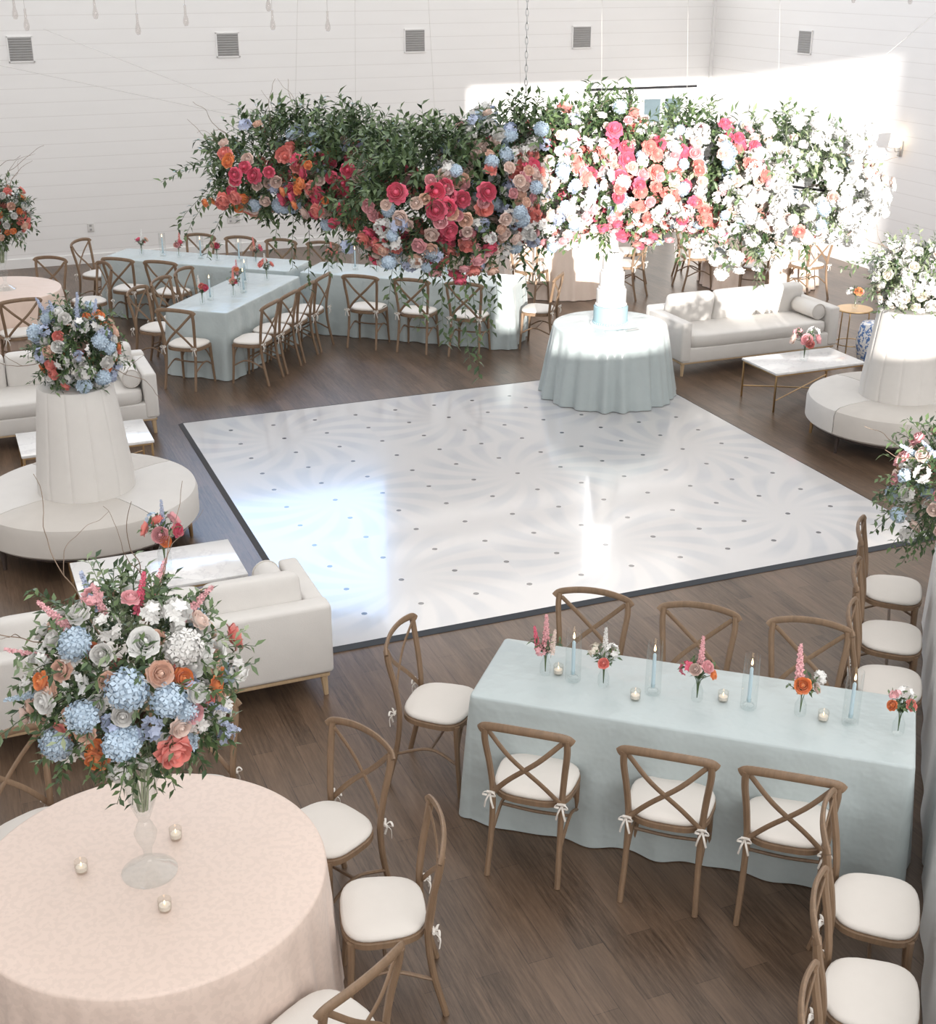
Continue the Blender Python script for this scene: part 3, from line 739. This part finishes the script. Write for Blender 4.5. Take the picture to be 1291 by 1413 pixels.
for (dx, dy, dz, c, s) in ((-.6, -.3, .9, 'pink', .18), (-.15, -.2, 1, 'pink', .15), (.25, -.1, 1, 'hot', .18), (.75, .1, .8, 'pink', .20), (-.95, -.3, .45, 'pink', .16), (1, -.3, -.35, 'lav', .18), (.95, -.4, -.1, 'lav', .15), (-.75, -.5, .1, 'blue', .16), (.2, .8, .7, 'pink', .2), (-.5, .7, .6, 'lav', .2)):
    d_ = Vector((dx, dy, dz)).normalized(); fx.append(('spire', c, d_ * .32, d_, s))
PAL_N = [(.6, 'hydrangea', 'blue', .11), (.6, 'spray', 'lav', .09), (1.4, 'rose', 'white', .085), (1.3, 'spray', 'white', .10), (.8, 'rose', 'coral', .08), (.6, 'rose', 'orange', .075), (1.3, 'rose', 'peach', .085)]
arrangement('floral_arrangement', 'large round arrangement of blue hydrangea and coral blooms above near blush table', 'flowers', T1 + Vector((0, 0, 1.30)), NC, (NR, NR, NR * .94), PAL_N, 110, 330, .048, .165, .10, fx,
            twigs=((-.5, .1, 1, .75, .003), (.35, .1, 1, .8, .003), (.5, .2, 1, .7, .003), (-.7, 0, .9, .7, .003)), trails=((-.7, -.5, -.6, .25, .3), (-1, 0, -.1, .22, .1), (1, -.2, .2, .22, .1)), pale=.15, nl=11, rin=(.5, .95), push=(.88, .98), thr=-.1)
def mk_tall_vase(o):
    k = 1.12
    pr = [(0, 0), (.115, .0), (.117, .008), (.085, .03), (.032, .055), (.016, .08), (.020, .11), (.040, .15), (.048, .18), (.034, .215), (.022, .235), (.032, .26), (.056, .32), (.070, .40), (.082, .50)]
    MB().lathe([(r, z * k) for r, z in pr], 32).lathe([(r, z * k) for r, z in ((.080, .50), (.067, .40), (.052, .32), (.025, .265))], 32).build('vase_body', M['glass'], o)
    m = MB()
    for q in range(14):
        a = q * 2.4; m.tube([(.018 * math.cos(a), .018 * math.sin(a), .28 * k), (.055 * math.cos(a + .5), .055 * math.sin(a + .5), .53 * k)], .004, 4)
    m.build('stems', M['palelf'], o)
gv = 'tall clear glass pedestal vases'
place('tvase', mk_tall_vase, 'pedestal_vase', T1 + Vector((0, 0, .763)), 0, 'tall clear glass pedestal vase on the near blush table', 'vase', gv)
place('tvase', mk_tall_vase, 'pedestal_vase', T2 + Vector((.1, 0, .763)), 0, 'tall clear glass pedestal vase on the left peach table', 'vase', gv)
arrangement('floral_arrangement', 'round arrangement of coral and white blooms above the left peach table', 'flowers', T2 + Vector((.1, 0, 1.30)), T2 + Vector((.16, 0, 1.66)), (.29, .29, .33), [(1.3, 'rose', 'orange', .085), (1.2, 'rose', 'white', .095), (1, 'rose', 'coral', .09), (.8, 'spray', 'white', .10), (.7, 'rose', 'peach', .09)], 110, 170, .07, .20, .12, twigs=((.2, 0, 1, .9), (-.1, 0, 1, .8), (.5, .1, 1, .6)), nl=9)
RB = an(.64, 8.0, .763)
place('tvase', mk_tall_vase, 'pedestal_vase', RB, 0, 'tall clear glass pedestal vase on the right edge table', 'vase', gv)
arrangement('floral_arrangement', 'leafy arrangement with pink, blue and white blooms cut by right frame edge', 'flowers', RB + Vector((0, 0, .50)), RB + Vector((-.04, 0, .60)), (.38, .36, .36), [(.8, 'spray', 'blue', .11), (1, 'rose', 'blush', .095), (1, 'spray', 'white', .11), (1, 'rose', 'pink', .09), (.5, 'rose', 'coral', .08), (.8, 'hydrangea', 'blue', .11)], 90, 230, .055, .24, .10,
            twigs=((-1, .1, .5, .6), (-1, -.2, -.2, .5), (-.8, 0, .9, .5)), trails=((-1, -.2, -.2, .3, .2), (-.8, -.5, -.5, .3, .25)), nl=11, rin=(.5, .95), push=(.95, 1.1), thr=-.1,
            fixed=[('spire', 'blue', Vector((-.26, -.05, .20)), Vector((-1, -.1, .6)), .20), ('spire', 'lav', Vector((-.22, -.15, .24)), Vector((-.9, -.2, .9)), .18)])
# ottoman tops
o1 = OT[0] + Vector((0, 0, 1.302)); o2 = OT[1] + Vector((0, 0, 1.302))
PAL_O = [(1, 'spray', 'lav', .10), (1, 'hydrangea', 'blue', .12), (1, 'rose', 'orange', .085), (1.4, 'rose', 'white', .095), (1.2, 'spray', 'white', .11), (.9, 'rose', 'coral', .09), (.9, 'rose', 'peach', .09)]
arrangement('floral_arrangement', 'blue, orange and white flower mound on the left ottoman column', 'flowers', o1, o1 + Vector((0.06, 0, .29)), (.29, .29, .30), PAL_O, 110, 220, .055, .20, .12, fixed=[('spire', 'lav', Vector((x, y, .2)), Vector((x * 2, y, 1)), .20) for x, y in ((-.1, -.1), (.05, -.12), (.14, -.05), (-.2, 0), (.0, .1))], zr=(-.85, .9), nl=10,
            twigs=((-1, -.5, -.5, .7), (1, -.4, -.4, .7)), thr=-.1)
PAL_W = [(1.6, 'spray', 'white', .12), (1.4, 'rose', 'white', .10), (.8, 'rose', 'cream', .09), (.5, 'rose', 'blush', .09), (.15, 'rose', 'coral', .08), (.7, 'hydrangea', 'white', .13)]
arrangement('floral_arrangement', 'white flower mound with trailing greenery on right ottoman column', 'flowers', o2, o2 + Vector((0, 0, .28)), (.34, .33, .32), PAL_W, 110, 190, .06, .26, .12, pale=.6, zr=(-.85, .9), nl=10,
            fixed=[('spire', 'white', Vector((x, y, .15)), Vector((x * 2, y, 1)), .28) for x, y in ((-.1, -.1), (.1, -.12), (-.2, 0))],
            twigs=((1, -.5, -.6, 1.0), (.4, -1, -.6, 1.0), (-1, .1, .7, .7)), trails=((-.8, -.3, .6, .6, .25), (-.9, .2, .5, .5, .2)))

# hanging floral cloud
def cluster(px, py, Y, rd, label, pal, n, sprigs, top=40, tl=(.18, .36), **k):
    c = at(px, py, Y)
    tops = []
    for i in range(top):
        a = rnd.uniform(0, 6.28); q = rnd.uniform(0, .9); tops.append((q * math.cos(a), q * math.sin(a), math.sqrt(1 - q * q) * 1.1, rnd.uniform(*tl), .10))
    k['trails'] = list(k.get('trails', ())) + tops
    k.setdefault('lump', .5)
    r = arrangement('hanging_floral_cluster', label, 'hanging flowers', c - Vector((0, 0, rd[2])), c, rd, pal, n, sprigs, .082, .26, .14, group='clusters of the hanging floral cloud', rin=(.5, .92), push=(.98, 1.24), **k)
    top_ = c + Vector((0, 0, rd[2] * .6)); b = r.location
    e = uv(c.dot(U), 10.6, 7.53); MB().tube([top_ - b, e - b], .0013, 4).build('wire', M['cord'], r)
    MB().tube(catmull([Vector((-rd[0] * .6, 0, rd[2] * .9)), Vector((0, 0, rd[2] * 1.0)), Vector((rd[0] * .6, 0, rd[2] * .9))]), .012, 6).build('support_bar', M['black'], r)
    return r, c
nz = lambda d, f=3: noise.noise(d * f)
PL = [(1, 'rose', 'orange', .10), (1.3, 'peony', 'coral', .115), (.8, 'peony', 'hot', .12), (1.3, 'rose', 'blush', .105), (1.0, 'hydrangea', 'blue', .11), (.7, 'spray', 'lav', .11), (.9, 'rose', 'peach', .105)]
rL, cL = cluster(408, 232, 12.2, (.76, .60, .38), 'leafy leftmost cluster of the hanging flowers with coral and blue blooms', PL, 460, 380, zr=(-.92, .92), gap=lambda d: d.x < -.60 + .3 * nz(d) or d.z > .62 + .4 * nz(d), seed=1, top=45,
    trails=((-1, -.2, .1, .7, .12), (-1, -.1, -.2, .75, .22), (-.9, -.3, .3, .6, .15), (-.8, -.4, -.4, .8, .3), (-1, .1, -.1, .8, .25), (-.2, -.8, -.8, .5, .35), (.2, -.8, -.9, .8, .35), (.4, -.6, -.8, .7, .4), (0, -.5, -1, .6, .4), (1, -.2, .3, .5, .1), (1, -.3, .1, .5, .1)), twigs=((-.9, 0, .6, .9), (-.3, 0, 1, .7), (.1, .2, 1, .8), (-1, -.2, .2, .8)))
PB = [(1, 'peony', 'coral', .115), (.8, 'peony', 'hot', .12), (.7, 'rose', 'orange', .095), (1, 'rose', 'blush', .105), (.8, 'hydrangea', 'blue', .105)]
rB, cB = cluster(492, 240, 11.5, (.46, .50, .40), 'dark leafy hanging cluster between the leftmost and front clusters', PB, 250, 260, zr=(-.85, .85), gap=lambda d: d.z > .25 + .4 * nz(d) or d.x > .35, seed=5, top=35,
    trails=((.2, -.7, -.9, .5, .4), (-.3, -.6, -.9, .5, .4)))
PF = [(2.0, 'peony', 'hot', .13), (1.1, 'peony', 'coral', .12), (1.0, 'rose', 'pink', .105), (1.5, 'rose', 'blush', .11), (.8, 'rose', 'peach', .105), (1.0, 'hydrangea', 'blue', .115), (.7, 'spray', 'lav', .11), (.7, 'spray', 'white', .11)]
rF, cF = cluster(604, 270, 10.6, (.68, .58, .47), 'front hanging cluster with hot pink peonies and long trailing vines', PF, 480, 400, zr=(-.94, .92), gap=lambda d: d.z > .45 + .45 * d.x + .35 * nz(d) or d.x < -.72 + .2 * nz(d), seed=2, top=50,
    trails=((-.5, -.7, -.9, .5, .3), (.2, -.8, -.9, .8, .4), (.35, -.8, -.9, 1.0, .45), (.40, -.7, -.9, 1.1, .5), (.5, -.6, -.8, .8, .4), (-.2, -.8, -.9, .7, .4), (.1, -.6, -1, .8, .4), (-.9, -.3, -.3, .5, .25), (.7, -.5, -.8, .6, .4), (-.8, -.3, .6, .4, .1), (-.9, -.2, .3, .4, .15), (-.6, -.4, -.8, .6, .4)))
PG = [(1.1, 'peony', 'coral', .11), (1.1, 'rose', 'pink', .10), (1.6, 'spray', 'white', .115), (1.0, 'rose', 'white', .10), (.9, 'spray', 'lav', .11), (.7, 'hydrangea', 'blue', .11), (1.2, 'rose', 'blush', .10)]
rG, cG = cluster(720, 246, 11.0, (.60, .50, .48), 'narrow middle hanging cluster of lavender, white and coral blooms', PG, 460, 240, zr=(-.95, .95), gap=lambda d: d.z > .85 + .3 * nz(d), seed=4, top=30,
    trails=((-.3, -.7, -.9, .5, .4), (.3, -.7, -.9, .5, .4), (0, -.8, -.9, .6, .4)))
PC = [(2.0, 'spray', 'white', .12), (1.4, 'rose', 'blush', .105), (1.1, 'rose', 'white', .10), (1.1, 'peony', 'hot', .115), (1.0, 'peony', 'coral', .11), (1.0, 'rose', 'pink', .10), (1.0, 'hydrangea', 'white', .115), (.5, 'hydrangea', 'blue', .11)]
rC, cC = cluster(828, 236, 11.5, (.68, .56, .44), 'hanging cluster above the cake, white and blush with red centre blooms', PC, 500, 280, zr=(-.94, .93), gap=lambda d: d.z > .72 + .35 * nz(d), seed=3, top=60, tl=(.2, .45),
    trails=((0, -.7, -.9, .4, .4), (-.5, -.6, -.8, .4, .4), (-.8, -.3, .5, .4, .1)), twigs=((-.3, 0, 1, .5), (.4, 0, 1, .5)))
PD = [(1.1, 'peony', 'hot', .115), (1.0, 'rose', 'pink', .10), (1.0, 'peony', 'coral', .11), (1.8, 'spray', 'white', .115), (1.2, 'rose', 'blush', .10), (.8, 'hydrangea', 'blue', .11)]
rD, cD = cluster(944, 246, 11.7, (.58, .50, .44), 'hanging cluster of pink and red blooms right of the cake', PD, 420, 220, zr=(-.95, .95), gap=lambda d: d.z > .8 + .3 * nz(d), seed=8, top=35, pale=.4,
    trails=((0, -.7, -.9, .4, .4), (.4, -.6, -.8, .4, .4), (.9, -.3, .1, .4, .2)))
PR = [(2.6, 'spray', 'white', .125), (1.2, 'rose', 'white', .10), (1.2, 'hydrangea', 'white', .12), (.9, 'rose', 'blush', .10), (.6, 'rose', 'cream', .10), (.2, 'peony', 'coral', .105), (.3, 'hydrangea', 'blue', .11)]
rR, cR = cluster(1068, 256, 11.9, (.78, .60, .47), 'sunlit rightmost cluster of the hanging flowers, mostly white blooms', PR, 640, 240, zr=(-.97, .95), gap=lambda d: d.z > .80 + .35 * nz(d), pale=.85, seed=6, top=35,
    trails=((-.2, -.8, -.9, .5, .4), (.4, -.6, -.8, .5, .4), (.9, -.2, -.1, .4, .2), (-.6, -.5, -.9, .4, .4), (.8, -.2, .5, .3, .05)), twigs=((1, 0, .4, .9), (1, -.2, .1, .8), (1, .2, -.1, .8)))
for (r0, c0, pxy) in ((rL, cL, (-30, 84)), (rL, cL, (60, 40))):
    e = on_plane(*pxy, V, VB - .03); MB().tube([c0 + Vector((0, 0, .35)) - r0.location, e - r0.location], .0025, 4).build('wire', M['cord'], r0)
e = on_plane(1300, 10, U, UR - .03); MB().tube([cR + Vector((0, 0, .35)) - rR.location, e - rR.location], .003, 4).build('wire', M['cord'], rR)
# chain
ch = on_plane(725, 150, V, 10.6); zb = 2.55; ch = Vector((ch.x, ch.y, zb)); mb = MB(); k = 0; z = 0
while zb + z < 7.5:
    pts = []
    for j in range(13):
        a = 2 * pi * j / 12; x = .012 * math.cos(a); zz_ = .034 * math.sin(a) + z
        pts.append((x, 0, zz_) if k % 2 else (0, x, zz_))
    mb.tube(pts, .0042, 5, up=Vector((0, 1, 0)) if k % 2 else Vector((1, 0, 0))); z += .055; k += 1
o = mb.build('hanging_chain', M['steel']); o.location = ch; tag(o, 'steel chain hanging vertically above the floral cloud', 'chain')
# hanging drops
ords = ('first', 'second', 'third', 'fourth', 'fifth', 'sixth', 'seventh', 'eighth', 'ninth', 'tenth')
def mk_drop(r):
    MB().tube([(0, 0, .11), (0, 0, 7.53 - r.location.z)], .0025, 5).build('cord', M['cord'], r)
    MB().lathe([(0, -.08), (.016, -.076), (.027, -.048), (.024, -.016), (.013, .025), (.010, .08), (.012, .11), (0, .115)], 14).build('drop', M['smoke'], r)
for i, (px, py) in enumerate(((20, 22), (36, 38), (131, 22), (190, 44), (256, 32), (370, 12), (376, 38), (452, 40), (1178, 2), (1256, 4))):
    place('drop%d' % i, mk_drop, 'hanging_pendant', on_plane(px, py - 8, V, 13.4), 0, 'small clear glass drop on a thin cord by top edge, %s from left' % ords[i], 'pendant', 'glass drop pendants at the top of frame')

# ------------------------------------------------------------------ small things on tables
def mk_votive(o):
    MB().lathe([(0, 0), (.024, 0), (.027, .009), (.029, .056), (.0265, .056), (.0245, .011), (0, .009)], 20).build('votive_cup', M['frost'], o)
    wx = MB().lathe([(0, .010), (.023, .010), (.023, .028), (0, .028)], 16).build('candle_wax', M['wax'], o)
    MB().lathe([(0, .028), (.004, .034), (.003, .044), (0, .051)], 8).build('flame', M['flame'], wx)
def votive(p, lb, gp): place('votive', mk_votive, 'votive_candle', p, 0, lb, 'candle', gp)
for (px, py, lb) in ((113, 1203, 'lit glass votive on near blush table, left of the vase'), (243, 1157, 'lit glass votive on near blush table, right behind the vase'), (228, 1256, 'lit glass votive on near blush table, in front of vase')):
    votive(G(px, py, .764), lb, 'votives on the near blush table')
for i, (px, py) in enumerate(((770, 930), (876, 965), (997, 967), (1135, 994))):
    votive(G(px, py, .764), 'lit glass votive on near blue table, %s from left' % ords[i], 'votives on the near blue table')
def mk_hurr(o):
    MB().lathe([(0, 0), (.040, 0), (.042, .006), (.042, .30)], 24).build('glass_cylinder', M['glass'], o)
    MB().lathe([(0, .011), (.03, .011), (.03, .02), (.013, .03), (.013, .055), (.0112, .055), (.0112, .034), (0, .034)], 16).build('candle_socket', M['glass'], o)
def mk_taper(o):
    wx = MB().lathe([(0, 0), (.0105, 0), (.0095, .19), (.004, .20), (0, .20)], 12).build('wax_stick', M['bluewax'], o)
    MB().tube([(0, 0, .199), (0, 0, .212)], .0015, 4).build('wick', M['black'], wx)
    MB().lathe([(0, .208), (.0065, .218), (.005, .234), (0, .252)], 8).build('flame', M['flame'], wx)
def taper(p, lb, gp):
    place('hurr', mk_hurr, 'glass_hurricane', p, 0, 'clear glass cylinder around the ' + lb, 'candle holder', 'glass cylinders ' + gp)
    place('taper', mk_taper, 'taper_candle', p + Vector((0, 0, .036)), 0, lb, 'candle', 'taper candles ' + gp)
for i, (px, py) in enumerate(((790, 938), (900, 956), (1032, 976), (1172, 998))):
    taper(G(px, py, .764), 'lit pale blue taper on near blue table, %s from left' % ords[i], 'on the near blue table')

def bud_vase(p, lb, gp, blooms, cat='flower vase', s=1.0):
    o = thing('bud_vase', p, rnd.uniform(-.25, .25), lb, cat, gp)
    v = MB(); v.lathe([(0, 0), (.026 * s, 0), (.030 * s, .012 * s), (.030 * s, .06 * s), (.014 * s, .10 * s), (.014 * s, .125 * s), (.019 * s, .14 * s)], 18); v.build('glass_bottle', M['glass'], o)
    f = MB()
    for (kd, c, dx, dy, dz, sz) in blooms:
        f.tube(catmull([(0, 0, .015 * s), (dx * .2, dy * .2, .12 * s), (dx, dy, dz)], 3), .0022, 4)
    for k in range(12):
        a = rnd.uniform(0, 6.28); sprig(f, Vector((0, 0, .12 * s)), Vector((math.cos(a) * .6, math.sin(a) * .6, 1)), .11 * s, .035 * s, 6, .05)
    f.build('stems', M['leaf'], o, 0)
    for (kd, c, dx, dy, dz, sz) in blooms:
        bloom(o, kd, c, Vector((dx, dy, dz)), Vector((dx * 2.5, dy * 2.5, .08)) if kd != 'spire' else Vector((dx, dy, .25)), sz, rnd.uniform(0, 6))
    return o
gb1 = 'bud vases on the near blue table'
bud_vase(G(752, 930, .764), 'bud vase with tall pink spires, leftmost on near blue table', gb1, [('spire', 'pink', .0, .01, .15, .20), ('spire', 'blush', .03, -.02, .14, .15), ('spire', 'hot', -.04, .0, .14, .15), ('spray', 'pink', -.02, -.03, .16, .07)])
bud_vase(G(832, 946, .764), 'bud vase with white and blush blooms, second from left on near blue table', gb1, [('spray', 'white', .03, 0, .2, .08), ('spray', 'cream', -.04, .01, .19, .08), ('rose', 'coral', .0, -.05, .16, .065), ('spire', 'white', .0, .02, .16, .17)])
bud_vase(G(961, 966, .764), 'bud vase with red and pink blooms at middle of near blue table', gb1, [('rose', 'pink', .03, -.02, .2, .075), ('spray', 'hot', -.05, .0, .18, .08), ('rose', 'blush', -.02, -.04, .2, .07), ('spire', 'pink', .01, .03, .17, .18), ('rose', 'orange', .06, -.02, .16, .06)])
bud_vase(G(1103, 986, .764), 'bud vase with large orange bloom and pink spire on near blue table', gb1, [('rose', 'orange', -.02, -.04, .19, .095), ('spire', 'pink', -.01, .02, .17, .22), ('spray', 'white', .07, .0, .2, .08), ('rose', 'blush', .05, -.03, .16, .06)])
bud_vase(G(1238, 1012, .764), 'bud vase of coral blooms at the right end of near blue table', gb1, [('rose', 'coral', .02, -.03, .17, .07), ('rose', 'orange', -.05, -.01, .17, .06), ('spray', 'white', .03, .03, .19, .08), ('spray', 'pink', -.02, .02, .2, .06)])
def rb():
    cs = ['orange', 'coral', 'orange', 'pink', 'peach', 'hot']
    return [('rose', rnd.choice(cs), rnd.uniform(-.05, .05), rnd.uniform(-.05, .05), rnd.uniform(.16, .21), rnd.uniform(.07, .09)) for _ in range(3)] + [('spire', rnd.choice(['pink', 'white', 'coral']), rnd.uniform(-.02, .02), 0, .15, .18)]
for i, n in enumerate((12.98, 13.42, 13.86, 14.30)):
    bud_vase(an(-7.16 + (.08 if i % 2 else -.08), n, .764), 'bud vase of orange and pink blooms on far center table, %s from near end' % ords[i], 'bud vases on the far tables', rb())
for i, n in enumerate((13.2, 13.64, 14.08)):
    taper(an(-7.16 + (.1 if i % 2 else -.1), n, .764), 'pale blue taper on far center table, %s from near end' % ords[i], 'on the far center table')
for i, a in enumerate((-9.3, -8.75, -8.2, -7.65)):
    bud_vase(an(a, 15.17, .764), 'bud vase of orange and pink blooms on far left wing, %s from left' % ords[i], 'bud vases on the far tables', rb())
for i, a in enumerate((-9.0, -8.45, -7.9)):
    taper(an(a, 15.2, .764), 'pale blue taper on far left wing, %s from left' % ords[i], 'on the far left wing')
for i, a in enumerate((-6.6, -6.0, -5.4, -4.8)):
    bud_vase(an(a, 15.17, .764), 'bud vase of orange and pink blooms on far right wing, %s from left' % ords[i], 'bud vases on the far tables', rb())
for i, a in enumerate((-6.3, -5.7, -5.1)):
    taper(an(a, 15.2, .764), 'pale blue taper on far right wing, %s from left' % ords[i], 'on the far right wing')
gcf = 'flower vases on the lounge tables'
bud_vase(CT[0] + Vector((.04, .05, .4225)), 'glass vase of pink and coral blooms on near left coffee table', gcf, [('rose', 'pink', .0, -.07, .26, .13), ('rose', 'coral', -.09, .0, .27, .12), ('rose', 'pink', .06, .05, .31, .12), ('rose', 'hot', .09, -.03, .27, .11), ('spray', 'blue', -.06, .06, .31, .10), ('spire', 'lav', .0, .05, .26, .2), ('rose', 'orange', .03, -.09, .22, .09), ('rose', 'coral', -.02, .0, .32, .11)], s=1.6)
bud_vase(CT[2] + Vector((0, .0, .4225)), 'glass vase of pink blooms on the coffee table by right sofa', gcf, [('rose', 'pink', .0, -.08, .24, .14), ('rose', 'blush', -.1, .0, .22, .13), ('spray', 'white', .06, .06, .27, .14), ('rose', 'pink', .1, -.02, .23, .12), ('spray', 'pink', -.06, .06, .26, .12), ('rose', 'coral', .03, -.1, .2, .1)], s=1.5)
bud_vase(G(1172, 484) + Vector((0, 0, .521)), 'small vase of orange blooms on the gold side table', gcf, [('rose', 'orange', .0, -.04, .2, .11), ('rose', 'coral', .05, .03, .18, .10), ('spray', 'white', -.05, .02, .19, .1)], s=1.2)

# cake
ck = thing('wedding_cake', CK + Vector((0, 0, .787)), 0, 'tall white tiered cake with a pale blue bottom tier on round table', 'cake')
def tier(r, z0, z1, m):
    q = MB().lathe([(0, z0), (r - .004, z0), (r, z0 + .006), (r, z1 - .012), (r - .012, z1), (0, z1)], 48).build('cake_tier', m, ck)
    b = MB()
    for k in range(40):
        a = 2 * pi * k / 40; b.sell((r * math.cos(a), r * math.sin(a), z0 + .012), (.012, .012, .012), 1, 1, 8, 5)
    b.build('piped_border', m, q)
MB().lathe([(0, 0), (.21, 0), (.21, .012), (0, .012)], 40).build('cake_board', M['white'], ck)
tier(.18, .012, .20, M['blueicing']); tier(.155, .20, .38, M['icing']); tier(.13, .38, .56, M['icing']); tier(.105, .56, .72, M['icing'])
for k in range(14):
    a = k * 1.9; bloom(ck, 'rose', 'white', Vector((.08 * math.cos(a), .08 * math.sin(a), .72)), Vector((math.cos(a) * .6, math.sin(a) * .6, 1)), .07)
sv = thing('cake_server', CK + Vector((.12, -.33, .787)), .5, 'silver cake knife lying on the cake table cloth', 'knife')
MB().rbox((.09, 0, .006), (.16, .03, .004), .0015, 1).build('blade', M['steel'], sv); MB().tube([(0, 0, .007), (-.12, 0, .007)], .007, 8).build('handle', M['icing'], sv)
nt_ = thing('folded_card', CK + Vector((-.02, -.36, .787)), .2, 'small white card lying in front of the cake', 'card')
MB().rbox((0, 0, .002), (.12, .08, .003), .001, 1).build('card_sheet', M['white'], nt_)

# ------------------------------------------------------------------ light
w = bpy.data.worlds.new('sky'); SC.world = w; w.use_nodes = True
bg = w.node_tree.nodes['Background']; bg.inputs[0].default_value = (1.0, .994, .985, 1); bg.inputs[1].default_value = 1.30
sd = bpy.data.lights.new('sun', 'SUN'); sd.energy = 9.5; sd.angle = rad(.45); sd.color = (1, .95, .89)
so = bpy.data.objects.new('sun', sd); C.objects.link(so)
so.rotation_euler = (U * .35 + V - Z * .144).to_track_quat('-Z', 'Y').to_euler(); so.location = uv(0, -8, 8)
def area(nm, p, d, sx, sy, e, c):
    a = bpy.data.lights.new(nm, 'AREA'); a.shape = 'RECTANGLE'; a.size = sx; a.size_y = sy; a.energy = e; a.color = c
    o = bpy.data.objects.new(nm, a); C.objects.link(o); o.location = p; o.rotation_euler = d.to_track_quat('-Z', 'Y').to_euler(); return o
area('window_light', uv((W1[0] + W1[1]) / 2, VB - .02, 5.75), -V - Z * .001, 4.4, 2.8, 190, (.28, .56, 1.0))
area('window_light', uv((W2[0] + W2[1]) / 2, VB - .02, 5.6), -V - Z * .001, .6, 2.5, 22, (1, .98, .95))
area('front_fill_light', uv(4.0, VF + .3, 6.4), V - Z * .25, 14, 4, 720, (1.0, .985, .965))  # added soft fill for camera-facing surfaces, wider than the front wall opening
# ------------------------------------------------------------------ camera
cd = bpy.data.cameras.new('camera'); cd.sensor_fit = 'VERTICAL'; cd.sensor_height = 24; cd.lens = 24 * F / 1413; cd.clip_end = 200
co = bpy.data.objects.new('camera', cd); C.objects.link(co); co.location = CAM; co.rotation_euler = (pi / 2 - PITCH, 0, 0)
SC.camera = co
SC.view_settings.view_transform = 'Standard'; SC.view_settings.look = 'None'
